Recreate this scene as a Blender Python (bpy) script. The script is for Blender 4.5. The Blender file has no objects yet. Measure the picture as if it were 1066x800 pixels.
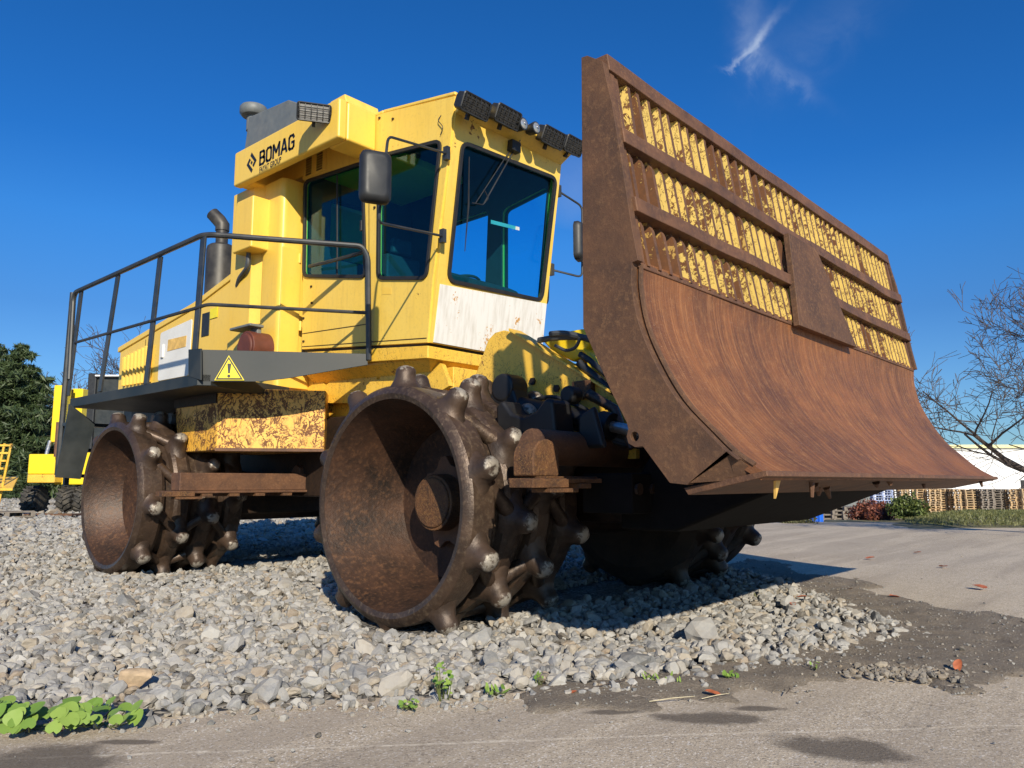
import bpy, bmesh, math, random
import numpy as np
from mathutils import Vector, Matrix, noise
random.seed(7); rng = np.random.default_rng(7)
S = bpy.context.scene
COL = S.collection
# ---------------------------------------------------------------- camera
FPX = 800.0
PITCH = math.atan(102/FPX)
TH = math.radians(41.797)
Rv = Vector((math.sin(TH), -math.cos(TH), 0)); Dv = Vector((math.cos(TH), math.sin(TH), 0)); Uv = Vector((0, 0, 1))
Fv = Dv*math.cos(PITCH) + Uv*math.sin(PITCH); UPv = -Dv*math.sin(PITCH) + Uv*math.cos(PITCH)
CAM = Vector((0, 0, .9))
cd = bpy.data.cameras.new('camera'); cam = bpy.data.objects.new('camera', cd); COL.objects.link(cam)
cam.matrix_world = Matrix((( Rv.x, UPv.x, -Fv.x, CAM.x), (Rv.y, UPv.y, -Fv.y, CAM.y), (Rv.z, UPv.z, -Fv.z, CAM.z), (0, 0, 0, 1)))
cd.sensor_width = 36; cd.lens = 36*FPX/1066; cd.clip_start = .05; cd.clip_end = 2000
S.camera = cam
# ---------------------------------------------------------------- sky and sun
TRAVEL = Vector((.72, 1, -.61)).normalized()
ELEV = math.asin(-TRAVEL.z)
AZ = math.atan2(-TRAVEL.x, -TRAVEL.y)
SUN_STRENGTH, SKY_STRENGTH, EXPOSURE = 5.0, .088, .22
W = bpy.data.worlds.new('World'); S.world = W; W.use_nodes = True
wt = W.node_tree; wt.nodes.clear()
S.view_settings.view_transform = 'Standard'; S.view_settings.look = 'None'; S.view_settings.gamma = 1
S.view_settings.use_curve_mapping = False; S.view_settings.exposure = EXPOSURE
sl = bpy.data.lights.new('sun', 'SUN'); sl.energy = SUN_STRENGTH; sl.angle = math.radians(.5); sl.color = (1, .90, .72)
so = bpy.data.objects.new('sun', sl); COL.objects.link(so); so.rotation_mode = 'QUATERNION'
so.rotation_quaternion = TRAVEL.to_track_quat('-Z', 'Y')

class NT:
    """small node helper"""
    def __init__(s, nt): s.nt = nt
    def n(s, typ, ins=None, **kw):
        nd = s.nt.nodes.new(typ)
        for k, v in kw.items(): setattr(nd, k, v)
        if ins:
            for k, v in ins.items():
                sock = nd.inputs[k]
                if isinstance(v, bpy.types.NodeSocket): s.nt.links.new(v, sock)
                else: sock.default_value = v
        return nd
    def math(s, op, a, b=None, c=None, clamp=False):
        nd = s.n('ShaderNodeMath', operation=op, use_clamp=clamp)
        for i, v in enumerate((a, b, c)):
            if v is None: continue
            if isinstance(v, bpy.types.NodeSocket): s.nt.links.new(v, nd.inputs[i])
            else: nd.inputs[i].default_value = v
        return nd.outputs[0]
    def vdot(s, v, w):
        nd = s.n('ShaderNodeVectorMath', operation='DOT_PRODUCT')
        s.nt.links.new(v, nd.inputs[0]); nd.inputs[1].default_value = w
        return nd.outputs['Value']
    def noise(s, vec, scale, detail=6, rough=.6, dist=0, out='Fac'):
        nd = s.n('ShaderNodeTexNoise', {'Vector': vec, 'Scale': scale, 'Detail': detail, 'Roughness': rough, 'Distortion': dist})
        return nd.outputs[out]
    def ramp(s, fac, stops):
        nd = s.n('ShaderNodeValToRGB', {'Fac': fac}); cr = nd.color_ramp
        while len(cr.elements) < len(stops): cr.elements.new(.5)
        for e, (p, c) in zip(cr.elements, stops):
            e.position = p; e.color = (c, c, c, 1) if isinstance(c, (int, float)) else (*c, 1)
        return nd.outputs['Color']
    def mix(s, fac, a, b, blend='MIX'):
        nd = s.n('ShaderNodeMix', data_type='RGBA', blend_type=blend)
        for sock, v in ((nd.inputs[0], fac), (nd.inputs[6], a), (nd.inputs[7], b)):
            if isinstance(v, bpy.types.NodeSocket): s.nt.links.new(v, sock)
            elif isinstance(v, (int, float)): sock.default_value = v
            else: sock.default_value = (*v, 1)
        return nd.outputs[2]
    def mapping(s, vec, scale=(1, 1, 1), rot=(0, 0, 0), loc=(0, 0, 0)):
        return s.n('ShaderNodeMapping', {'Vector': vec, 'Scale': scale, 'Rotation': rot, 'Location': loc}).outputs[0]

def raydir(px, py): return Fv + Rv*((px-533)/FPX) + UPv*((400-py)/FPX)
w = NT(wt)
sky = w.n('ShaderNodeTexSky', sky_type='NISHITA', sun_disc=False, sun_elevation=ELEV, sun_rotation=AZ % (2*math.pi), altitude=100, air_density=1.0, dust_density=.35, ozone_density=3.0)
gen = w.n('ShaderNodeTexCoord').outputs['Generated']
elev_ = w.vdot(gen, (0, 0, 1)); satf = w.n('ShaderNodeMapRange', {'Value': elev_, 'From Min': .02, 'From Max': .38, 'To Min': .95, 'To Max': 1.24}).outputs[0]
skb = w.mix(1.0, sky.outputs[0], (.93, 1.0, 1.10), 'MULTIPLY')
hs = w.n('ShaderNodeHueSaturation', {'Color': skb, 'Saturation': satf, 'Value': 1.22, 'Hue': .508})
# thin cirrus wisps
CD = raydir(795, 48).normalized(); CA = Rv.copy(); CB = CD.cross(CA)*-1
u0 = w.vdot(gen, CA); v0 = w.vdot(gen, CB); u0 = w.math('SUBTRACT', u0, CD.dot(CA)); v0 = w.math('SUBTRACT', v0, CD.dot(CB))
front = w.math('GREATER_THAN', w.vdot(gen, CD), .5)
nz = w.noise(gen, 9, 5, .6); nz2 = w.noise(gen, 14, 6, .65, 1.5)
uu = w.math('ADD', u0, w.math('MULTIPLY', w.math('SUBTRACT', nz, .5), .07)); vv = w.math('ADD', v0, w.math('MULTIPLY', w.math('SUBTRACT', nz2, .5), .05))
def gauss(cu, cv, ang, lu, lv, amp):
    c, s_ = math.cos(ang), math.sin(ang)
    a = w.math('SUBTRACT', uu, cu); b = w.math('SUBTRACT', vv, cv)
    p = w.math('ADD', w.math('MULTIPLY', a, c/lu), w.math('MULTIPLY', b, s_/lu)); q = w.math('ADD', w.math('MULTIPLY', a, -s_/lv), w.math('MULTIPLY', b, c/lv))
    d = w.math('ADD', w.math('MULTIPLY', p, p), w.math('MULTIPLY', q, q))
    return w.math('MULTIPLY', w.math('EXPONENT', w.math('MULTIPLY', d, -1)), amp)
cl = gauss(.002, .0, 1.25, .026, .0055, .55)
for g_ in (gauss(-.015, -.017, .35, .017, .004, .40), gauss(-.012, .02, 2.0, .045, .014, .16), gauss(.03, -.03, -.6, .04, .007, .12), gauss(.05, .01, .8, .07, .03, .05)): cl = w.math('ADD', cl, g_)
cl = w.math('MULTIPLY', cl, w.math('MULTIPLY_ADD', nz2, 2.4, -.35)); cl = w.math('MULTIPLY', cl, front, clamp=True)
D2 = raydir(597, 195).normalized(); k2 = w.math('MULTIPLY', w.math('SUBTRACT', w.vdot(gen, D2), .9985), 1/.0015, clamp=True); k2 = w.math('MULTIPLY', k2, w.math('MULTIPLY', nz, .22))
cl = w.math('ADD', cl, k2, clamp=True)
grd = w.ramp(elev_, [(0, (.46, .64, .80)), (.2, (.34, .62, .80)), (.3, (.38, .83, 1.0)), (.55, (.44, .85, .95))])
skc0 = w.mix(1.0, hs.outputs[0], grd, 'MULTIPLY'); skyc = w.mix(cl, skc0, (6.0, 7.0, 8.6))
bg = w.n('ShaderNodeBackground', {'Color': skyc, 'Strength': SKY_STRENGTH}); wo = w.n('ShaderNodeOutputWorld'); wt.links.new(bg.outputs[0], wo.inputs[0])

# ---------------------------------------------------------------- geometry helpers
def at(px, py, ax, v):
    r = raydir(px, py); i = 'xyz'.index(ax); return CAM + r*((v-CAM[i])/r[i])
def atp(px, py, P, Nn):
    r = raydir(px, py); return CAM + r*((Vector(P)-CAM).dot(Vector(Nn))/r.dot(Vector(Nn)))
def dr(d, r, z=0): return Dv*d + Rv*r + Uv*z            # depth / lateral from the camera
def pxd(px, d, z=0): return dr(d, (px-533)/806*d, z)     # ground point under a picture column at a depth

class G:
    def __init__(s): s.v = []; s.f = []; s.m = []; s.mi = 0
    def add(s, vs, fs):
        b = len(s.v); s.v += [Vector(q) for q in vs]; s.f += [[i+b for i in f] for f in fs]; s.m += [s.mi]*len(fs)
    def box(s, c, d, M=None):
        c = Vector(c); h = Vector(d)/2
        vs = [Vector((sx*h.x, sy*h.y, sz*h.z)) for sx in (-1, 1) for sy in (-1, 1) for sz in (-1, 1)]
        if M: vs = [M @ q for q in vs]
        s.add([c+q for q in vs], [(0, 1, 3, 2), (4, 6, 7, 5), (0, 4, 5, 1), (2, 3, 7, 6), (0, 2, 6, 4), (1, 5, 7, 3)]); return s
    def bb(s, a, b): a = Vector(a); b = Vector(b); return s.box((a+b)/2, b-a)
    def prism(s, poly, ext):
        n = len(poly); ext = Vector(ext); poly = [Vector(p) for p in poly]
        s.add(poly+[p+ext for p in poly], [list(range(n))[::-1], list(range(n, 2*n))]+[(i, (i+1) % n, n+(i+1) % n, n+i) for i in range(n)]); return s
    def cyl(s, a, b, r0, r1=None, n=16, caps=True):
        a = Vector(a); b = Vector(b); r1 = r0 if r1 is None else r1
        q = (b-a).to_track_quat('Z', 'Y'); vs = []
        for P, r in ((a, r0), (b, r1)):
            for i in range(n):
                t = 2*math.pi*i/n; vs.append(P + q @ Vector((r*math.cos(t), r*math.sin(t), 0)))
        fs = [(i, (i+1) % n, n+(i+1) % n, n+i) for i in range(n)]
        if caps: fs += [list(range(n))[::-1], list(range(n, 2*n))]
        s.add(vs, fs); return s
    def tube(s, pts, r, n=8):
        pts = [Vector(p) for p in pts]; m = len(pts); rs = r if isinstance(r, (list, tuple)) else [r]*m
        vs = []; ref = None
        for i, P in enumerate(pts):
            t = (pts[min(i+1, m-1)]-pts[max(i-1, 0)]).normalized()
            if ref is None: ref = t.orthogonal().normalized()
            ref = (ref - t*ref.dot(t)).normalized(); bn = t.cross(ref)
            for k in range(n):
                a = 2*math.pi*k/n; vs.append(P+(ref*math.cos(a)+bn*math.sin(a))*rs[i])
        fs = [(i*n+k, i*n+(k+1) % n, (i+1)*n+(k+1) % n, (i+1)*n+k) for i in range(m-1) for k in range(n)]
        fs += [list(range(n))[::-1], [(m-1)*n+k for k in range(n)]]
        s.add(vs, fs); return s
    def lathe(s, prof, o, axis, n=64, closed=False):
        o = Vector(o); q = Vector(axis).to_track_quat('Z', 'Y'); m = len(prof); vs = []
        for (r, h) in prof:
            for i in range(n):
                t = 2*math.pi*i/n; vs.append(o + q @ Vector((r*math.cos(t), r*math.sin(t), h)))
        fs = [(j*n+i, j*n+(i+1) % n, (j+1)*n+(i+1) % n, (j+1)*n+i) for j in range(m-1) for i in range(n)]
        if prof[0][0] > 1e-6 and not closed: fs.append(list(range(n))[::-1])
        if prof[-1][0] > 1e-6 and not closed: fs.append([(m-1)*n+i for i in range(n)])
        s.add(vs, fs); return s
    def sweep(s, prof, ext):          # open profile strip extruded
        n = len(prof); ext = Vector(ext); s.add([Vector(p) for p in prof]+[Vector(p)+ext for p in prof], [(i, i+1, n+i+1, n+i) for i in range(n-1)]); return s

def setp(o, label=None, cat=None, group=None, kind=None):
    for k, v in (('label', label), ('category', cat), ('group', group), ('kind', kind)):
        if v: o[k] = v
    return o
WP = {}
def empty(name, loc, **k):
    o = bpy.data.objects.new(name, None); COL.objects.link(o); o.location = loc; o.empty_display_size = .2; WP[o.name] = Vector(loc)
    return setp(o, **k)
def mesh_obj(name, me, mat, parent, org, bevel=0, smooth=35, **k):
    mats = mat if isinstance(mat, (list, tuple)) else [mat]
    for m_ in mats: me.materials.append(m_)
    if smooth:
        me.polygons.foreach_set('use_smooth', [True]*len(me.polygons))
        me.set_sharp_from_angle(angle=math.radians(smooth))
    o = bpy.data.objects.new(name, me); COL.objects.link(o); WP[o.name] = Vector(org)
    if parent: o.parent = parent; o.location = Vector(org)-WP[parent.name]
    else: o.location = org
    if bevel:
        b = o.modifiers.new('bevel', 'BEVEL'); b.width = bevel; b.segments = 2; b.limit_method = 'ANGLE'; b.angle_limit = math.radians(40); b.harden_normals = True
    return setp(o, **k)
def obj(name, g, mat, parent=None, bevel=0, smooth=35, fix=True, base=False, **k):
    lo = Vector([min(q[i] for q in g.v) for i in range(3)]); hi = Vector([max(q[i] for q in g.v) for i in range(3)])
    org = (lo+hi)/2
    if base: org.z = lo.z
    me = bpy.data.meshes.new(name); me.from_pydata([q-org for q in g.v], [], g.f)
    if isinstance(mat, (list, tuple)): me.polygons.foreach_set('material_index', g.m)
    if fix:
        bm = bmesh.new(); bm.from_mesh(me); bmesh.ops.recalc_face_normals(bm, faces=bm.faces); bm.to_mesh(me); bm.free()
    me.update()
    return mesh_obj(name, me, mat, parent, org, bevel, smooth, **k)
def rounded(pts, r, seg=5):
    out = []; n = len(pts); pts = [Vector(p) for p in pts]
    for i in range(n):
        p = pts[i]; a = (pts[i-1]-p); b = (pts[(i+1) % n]-p); rr = min(r, a.length*.45, b.length*.45)
        A = p+a.normalized()*rr; B = p+b.normalized()*rr
        for j in range(seg+1):
            t = j/seg; out.append(A*(1-t)**2+p*2*t*(1-t)+B*t*t)
    return out
def smoothpath(pts, r, seg=5):
    pts = [Vector(p) for p in pts]; out = [pts[0]]
    for i in range(1, len(pts)-1):
        p = pts[i]; a = pts[i-1]-p; b = pts[i+1]-p; rr = min(r, a.length*.45, b.length*.45); A = p+a.normalized()*rr; B = p+b.normalized()*rr
        out += [A*(1-j/seg)**2+p*2*(j/seg)*(1-j/seg)+B*(j/seg)**2 for j in range(seg+1)]
    return out+[pts[-1]]
def plate(name, outline, holes, O, U, Vv, thick, mat, parent, bevel=.004, **k):
    """flat sheet with holes; 2D outline in the frame (O,U,V), thickness along U x V"""
    cu = bpy.data.curves.new('t', 'CURVE'); cu.dimensions = '2D'; cu.fill_mode = 'BOTH'; cu.extrude = thick/2
    for loop in [outline]+list(holes):
        sp = cu.splines.new('POLY'); sp.points.add(len(loop)-1); sp.use_cyclic_u = True
        for i, p in enumerate(loop): sp.points[i].co = (p[0], p[1], 0, 1)
    return from_curve(name, cu, O, U, Vv, mat, parent, bevel, **k)
def from_curve(name, cu, O, U, Vv, mat, parent, bevel=0, **k):
    t = bpy.data.objects.new('t', cu); COL.objects.link(t)
    me = bpy.data.meshes.new_from_object(t.evaluated_get(bpy.context.evaluated_depsgraph_get()))
    bpy.data.objects.remove(t); bpy.data.curves.remove(cu)
    bm = bmesh.new(); bm.from_mesh(me); bmesh.ops.remove_doubles(bm, verts=bm.verts, dist=1e-5); bmesh.ops.dissolve_limit(bm, angle_limit=.01, verts=bm.verts, edges=bm.edges)
    bm.to_mesh(me); bm.free()
    U = Vector(U).normalized(); Vv = Vector(Vv).normalized(); Nn = U.cross(Vv)
    co = np.zeros(len(me.vertices)*3); me.vertices.foreach_get('co', co); co = co.reshape(-1, 3)
    Wd = np.array(O)+co[:, :1]*np.array(U)+co[:, 1:2]*np.array(Vv)+co[:, 2:]*np.array(Nn)
    org = Vector((Wd.min(0)+Wd.max(0))/2); me.vertices.foreach_set('co', (Wd-np.array(org)).ravel()); me.update(); me.name = name
    me.materials.clear()
    return mesh_obj(name, me, mat, parent, org, bevel, 30, **k)
def text(name, body, O, U, Vv, size, mat, parent, shear=0, bold=.0, **k):
    cu = bpy.data.curves.new('t', 'FONT'); cu.body = body; cu.size = size; cu.extrude = .0015; cu.offset = bold; cu.shear = shear; cu.align_x = 'LEFT'; cu.space_character = 1.06
    return from_curve(name, cu, O, U, Vv, mat, parent, **k)

# ---------------------------------------------------------------- materials
def mat(name, fn, rough=.5, metal=0, spec=.5, bump=None):
    m = bpy.data.materials.new(name); m.use_nodes = True; nt = m.node_tree; b = nt.nodes['Principled BSDF']; t = NT(nt)
    b.inputs['Roughness'].default_value = rough; b.inputs['Metallic'].default_value = metal; b.inputs['Specular IOR Level'].default_value = spec
    co = t.n('ShaderNodeTexCoord').outputs['Object']; geo = t.n('ShaderNodeNewGeometry')
    r = fn(t, co, b, geo)
    if r is not None:
        if isinstance(r, bpy.types.NodeSocket): nt.links.new(r, b.inputs['Base Color'])
        else: b.inputs['Base Color'].default_value = (*r, 1)
    return m
def bump(t, b, h, strength=.3, dist=.01):
    nd = t.n('ShaderNodeBump', {'Height': h, 'Strength': strength, 'Distance': dist}); t.nt.links.new(nd.outputs[0], b.inputs['Normal'])
def link(t, a, sock): t.nt.links.new(a, sock)
def yellow(name, base=(.83, .53, .07), rust=.45, scratch=0., grime=.5, fade=.3):
    def fn(t, co, b, geo):
        co = geo.outputs['Position']
        n1 = t.noise(co, 3.5, 8, .62); n2 = t.noise(co, 28, 6, .7); n3 = t.noise(co, 1.3, 4)
        pos = t.mapping(geo.outputs['Position'], (1, 1, .12)); drip = t.noise(pos, 16, 5, .6)
        c = t.mix(t.ramp(n3, [(.35, 0), (.7, fade)]), base, (.82, .60, .16))
        c = t.mix(t.math('MULTIPLY', t.ramp(drip, [(.5, 0), (.75, 1)]), .35*grime), c, (.42, .25, .05))
        c = t.mix(t.math('MULTIPLY', t.ramp(n2, [(.52, 0), (.7, 1)]), .25*grime), c, (.3, .2, .07))
        k = t.math('ADD', t.math('MULTIPLY', n1, .6), t.math('MULTIPLY', n2, .4))
        lo = .72-rust*.22
        rm = t.ramp(k, [(lo, 0), (lo+.02, 1)])
        if scratch:
            a = t.noise(t.mapping(co, (1, 1, .6)), 7, 5, .6, 1.2); s1 = t.math('LESS_THAN', t.math('ABSOLUTE', t.math('SUBTRACT', a, .5)), .006*scratch)
            a2 = t.noise(t.mapping(co, (1, 1, .7), (.7, .4, 1)), 12, 5, .6, .8); s2 = t.math('LESS_THAN', t.math('ABSOLUTE', t.math('SUBTRACT', a2, .5)), .007*scratch)
            s_ = t.math('MULTIPLY', t.math('MAXIMUM', s1, s2), t.ramp(n1, [(.34, 0), (.46, 1)]))
            rm = t.math('MAXIMUM', rm, s_)
        rc = t.mix(n2, (.05, .028, .018), (.26, .10, .03))
        c = t.mix(rm, c, rc)
        link(t, t.math('MULTIPLY_ADD', rm, .4, .38), b.inputs['Roughness'])
        bump(t, b, t.math('SUBTRACT', t.math('MULTIPLY', n3, .4), t.math('MULTIPLY', rm, .3)), .25, .006)
        return c
    return mat(name, fn)
def rusty(name, a=(.045, .022, .016), bcol=(.20, .075, .03), c3=(.33, .15, .06), rough=.55, metal=.35, scale=4, streak=None, bmp=.5):
    def fn(t, co, b, geo):
        co = geo.outputs['Position']
        n1 = t.noise(co, scale, 9, .65, .3); n2 = t.noise(co, scale*9, 6, .7); n3 = t.noise(co, scale*.35, 4, .5)
        c = t.mix(t.ramp(n1, [(.32, 0), (.66, 1)]), a, bcol)
        c = t.mix(t.math('MULTIPLY', t.ramp(n2, [(.5, 0), (.72, 1)]), t.ramp(n3, [(.35, .15), (.65, .8)])), c, c3)
        h = n2
        if streak:
            st = t.noise(t.mapping(co, streak), 1, 7, .7, .12); s2 = t.noise(t.mapping(co, [q*2.7 for q in streak]), 1, 5, .6, .08)
            c = t.mix(t.ramp(st, [(.40, 0), (.62, .8)]), c, a); c = t.mix(t.math('MULTIPLY', t.ramp(s2, [(.52, 0), (.68, 1)]), .5), c, c3)
            bl = t.noise(co, 1.1, 6, .65, .6); c = t.mix(t.ramp(bl, [(.42, 0), (.64, .35)]), c, [q*1.5 for q in bcol]); bl2 = t.noise(co, 2.3, 8, .72, .2); c = t.mix(t.ramp(bl2, [(.54, 0), (.66, .6)]), c, a)
            sc_ = t.noise(t.mapping(co, (3, 9, 9), (0, .3, .2)), 4, 2, .5, 2.); c = t.mix(t.math('MULTIPLY', t.math('LESS_THAN', t.math('ABSOLUTE', t.math('SUBTRACT', sc_, .5)), .0022), .6), c, (.5, .32, .2))
            h = t.math('ADD', t.math('MULTIPLY', n2, .3), t.math('ADD', t.math('MULTIPLY', st, .8), t.math('MULTIPLY', s2, .4)))
        link(t, t.math('MULTIPLY_ADD', n2, .35, rough-.17), b.inputs['Roughness'])
        bump(t, b, h, bmp, .008)
        return c
    return mat(name, fn, rough, metal)
def plain(name, c, rough=.5, metal=0, var=.25, scale=12, spec=.5, dust=.0, b_=.15):
    def fn(t, co, b, geo):
        n1 = t.noise(co, scale, 6, .6); n2 = t.noise(co, scale*.25, 4, .6)
        cc = t.mix(t.ramp(n1, [(.3, 0), (.7, 1)]), [q*(1-var) for q in c], [min(1, q*(1+var)) for q in c])
        if dust: cc = t.mix(t.math('MULTIPLY', t.ramp(n2, [(.4, 0), (.65, 1)]), dust), cc, (.30, .26, .20))
        if b_: bump(t, b, n1, b_, .003)
        link(t, t.math('MULTIPLY_ADD', n1, .25, rough-.12), b.inputs['Roughness'])
        return cc
    return mat(name, fn, rough, metal, spec)
M = {}
M['yellow'] = yellow('yellow_paint', rust=.18, grime=.45)
M['yellow_cab'] = yellow('yellow_cab_paint', (.83, .55, .082), rust=.42, grime=.8, fade=.5)
M['yellow_worn'] = yellow('yellow_worn_paint', (.84, .42, .05), rust=.76, scratch=3.4, grime=1, fade=.35)
M['yellow_frame'] = yellow('yellow_frame_paint', (.84, .50, .05), rust=.5, scratch=.5, grime=.8)
M['yellow_slat'] = yellow('slat_old_paint', (.88, .62, .17), rust=.86, grime=.6, scratch=1.2, fade=.6)
M['yellow_far'] = yellow('yellow_fresh_paint', (.86, .62, .02), rust=0, grime=.2, fade=0)
M['cream_trim'] = plain('decal_ochre', (.72, .45, .12), .5)
M['white_panel'] = plain('white_paint', (.74, .73, .70), .45, dust=.12, var=.04)
def whitef(t, co, b, geo):
    d = t.noise(t.mapping(geo.outputs['Position'], (1, 1, .08)), 22, 5, .6); n = t.noise(co, 5, 7, .65); f = t.noise(co, 40, 5)
    c = t.mix(t.math('MULTIPLY', t.ramp(d, [(.45, 0), (.7, 1)]), .55), (.78, .76, .72), (.50, .46, .38))
    c = t.mix(t.ramp(t.math('ADD', t.math('MULTIPLY', n, .7), t.math('MULTIPLY', f, .3)), [(.615, 0), (.635, 1)]), c, (.55, .30, .10)); return c
M['white_worn'] = mat('white_worn_paint', whitef, .5)
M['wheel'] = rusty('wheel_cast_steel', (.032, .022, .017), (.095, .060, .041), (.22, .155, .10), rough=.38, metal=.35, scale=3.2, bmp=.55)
M['bowl'] = rusty('wheel_bowl_steel', (.018, .013, .011), (.078, .039, .024), (.20, .095, .042), rough=.5, metal=.2, scale=3.6, bmp=.6)
M['moldboard'] = rusty('moldboard_steel', (.10, .042, .021), (.27, .102, .032), (.44, .21, .085), rough=.58, metal=.12, scale=2.0, streak=(34, 1.3, 1.3), bmp=.5)
M['blade'] = rusty('blade_rusty_steel', (.065, .034, .020), (.13, .062, .030), (.24, .125, .058), rough=.7, metal=.05, scale=4.5, bmp=.4)
M['rust_bar'] = rusty('bar_rusty_steel', (.075, .038, .024), (.17, .080, .040), (.27, .14, .07), rough=.65, metal=.1, scale=6, bmp=.5)
M['rust_bright'] = rusty('scraper_rusty_steel', (.05, .026, .016), (.17, .075, .03), (.36, .19, .06), rough=.7, metal=.1, scale=9, bmp=1.0)
M['dark_steel'] = rusty('greasy_dark_steel', (.012, .010, .009), (.045, .027, .018), (.10, .05, .025), rough=.5, metal=.3, scale=5, bmp=.4)
M['wheel_shaded'] = rusty('shaded_wheel_steel', (.018, .013, .010), (.045, .028, .02), (.08, .05, .03), rough=.75, metal=.05, scale=4)  # darker copy of the wheel steel; shade on the far wheels painted in
M['shade_black'] = plain('shade_black_steel', (.006, .005, .005), .85, var=.4, spec=.15)  # near-black colour stands in for the deep shade below the blade
M['tooth'] = None
def toothf(t, co, b, geo):
    wr = t.n('ShaderNodeAttribute', attribute_name='wear').outputs['Fac']; co = geo.outputs['Position']; n1 = t.noise(co, 22, 7, .7); n2 = t.noise(co, 6, 4)
    k = t.math('ADD', wr, t.math('MULTIPLY', t.math('SUBTRACT', n1, .5), 1.5))
    mk = t.ramp(k, [(.62, 0), (.80, 1)])
    c = t.mix(t.ramp(n2, [(.3, 0), (.7, 1)]), (.032, .022, .017), (.095, .060, .041))
    link(t, t.math('MULTIPLY_ADD', mk, .05, .25), b.inputs['Metallic']); link(t, t.math('MULTIPLY_ADD', mk, .06, .45), b.inputs['Roughness'])
    bump(t, b, n1, .6, .008)
    return t.mix(mk, c, t.mix(n2, (.22, .19, .155), (.46, .42, .36)))
M['tooth'] = mat('tooth_worn_steel', toothf, .4, .5)
M['platform'] = plain('platform_dark_paint', (.014, .020, .023), .55, var=.25, scale=5, dust=.08)
M['rail'] = plain('rail_dark_paint', (.024, .028, .033), .4, var=.25, scale=9, dust=.08)
M['black'] = plain('black_paint', (.012, .012, .013), .5, var=.3, scale=6)
M['black_matt'] = plain('black_plastic', (.02, .021, .023), .5, var=.3)
M['rubber'] = plain('black_rubber', (.015, .015, .016), .6, var=.3)
M['tyre'] = plain('tyre_rubber', (.025, .024, .023), .8, var=.4, dust=.3)
M['grey_box'] = plain('grey_paint', (.13, .145, .15), .5, var=.12, dust=.15)
M['hose'] = plain('hose_rubber', (.06, .065, .07), .5, var=.2)
M['interior'] = plain('cab_interior', (.03, .034, .04), .7, var=.2)
M['interior2'] = plain('cab_trim', (.16, .17, .17), .7, var=.1)
M['muffler'] = plain('muffler_steel', (.035, .033, .032), .5, .2, var=.35, scale=8, dust=.12)
M['letter'] = plain('black_lettering', (.015, .015, .015), .4, var=0, b_=0)
M['sign_yellow'] = plain('sign_yellow', (.85, .70, .02), .35, var=.06, b_=0)
M['lens'] = plain('lamp_reflector', (.45, .45, .43), .15, .6, var=.2, scale=30)
M['lens_dark'] = plain('lamp_reflector_dark', (.10, .10, .095), .12, .7, var=.4, scale=30)
M['chrome'] = plain('zinc_steel', (.5, .5, .48), .3, .8)
M['ochre_rust'] = plain('primer_red', (.12, .035, .022), .55, var=.2)
M['bark'] = plain('grey_bark', (.07, .055, .043), .85, var=.4, scale=20)
M['twig'] = plain('brown_twig', (.065, .048, .040), .8, var=.3)
M['pallet'] = None
def glassf(name, tint, refl=1.0, alpha=.9):
    m = bpy.data.materials.new(name); m.use_nodes = True; nt = m.node_tree; nt.nodes.clear(); t = NT(nt)
    tr = t.n('ShaderNodeBsdfTransparent', {'Color': (*tint, 1)}); gl = t.n('ShaderNodeBsdfGlossy', {'Roughness': .02, 'Color': (.9, .95, 1, 1)})
    fr = t.n('ShaderNodeLayerWeight', {'Blend': .5}); f = t.math('MULTIPLY_ADD', t.math('POWER', fr.outputs['Facing'], 4.0), refl, .02)
    mx = t.n('ShaderNodeMixShader', {0: f, 1: tr.outputs[0], 2: gl.outputs[0]}); o = t.n('ShaderNodeOutputMaterial'); nt.links.new(mx.outputs[0], o.inputs[0]); return m
M['glass'] = glassf('tinted_cab_glass', (.50, .90, .97), .5)
# ---------------------------------------------------------------- terrain
def sstep(a, b, x):
    t = np.clip((x-a)/(b-a), 0, 1); return t*t*(3-2*t)
def drop(x, y):
    d = x*Dv.x+y*Dv.y; r = x*Rv.x+y*Rv.y
    return -1.5*sstep(17, 32, d)*sstep(.20, .33, r/np.maximum(d, .1))
def noise2(x, y, s, seed=0):
    """cheap value noise on arrays"""
    x = x*s+seed*17.3; y = y*s+seed*9.1; xi = np.floor(x).astype(int); yi = np.floor(y).astype(int); fx = x-xi; fy = y-yi; fx = fx*fx*(3-2*fx); fy = fy*fy*(3-2*fy)
    h = lambda a, b: ((np.sin(a*127.1+b*311.7+seed)*43758.5453) % 1.0)
    return (h(xi, yi)*(1-fx)+h(xi+1, yi)*fx)*(1-fy)+(h(xi, yi+1)*(1-fx)+h(xi+1, yi+1)*fx)*fy
def sdpoly(x, y, poly):
    P = np.array(poly); d = np.full(x.shape, 1e9); ins = np.zeros(x.shape, bool)
    for i in range(len(P)):
        a = P[i]; b = P[(i+1) % len(P)]; e = b-a; t = np.clip(((x-a[0])*e[0]+(y-a[1])*e[1])/(e@e), 0, 1)
        d = np.minimum(d, np.hypot(x-a[0]-t*e[0], y-a[1]-t*e[1]))
        c = (a[1] > y) != (b[1] > y)
        with np.errstate(divide='ignore', invalid='ignore'): ins ^= c & (x < (b[0]-a[0])*(y-a[1])/(b[1]-a[1]+1e-12)+a[0])
    return np.where(ins, d, -d)
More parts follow.
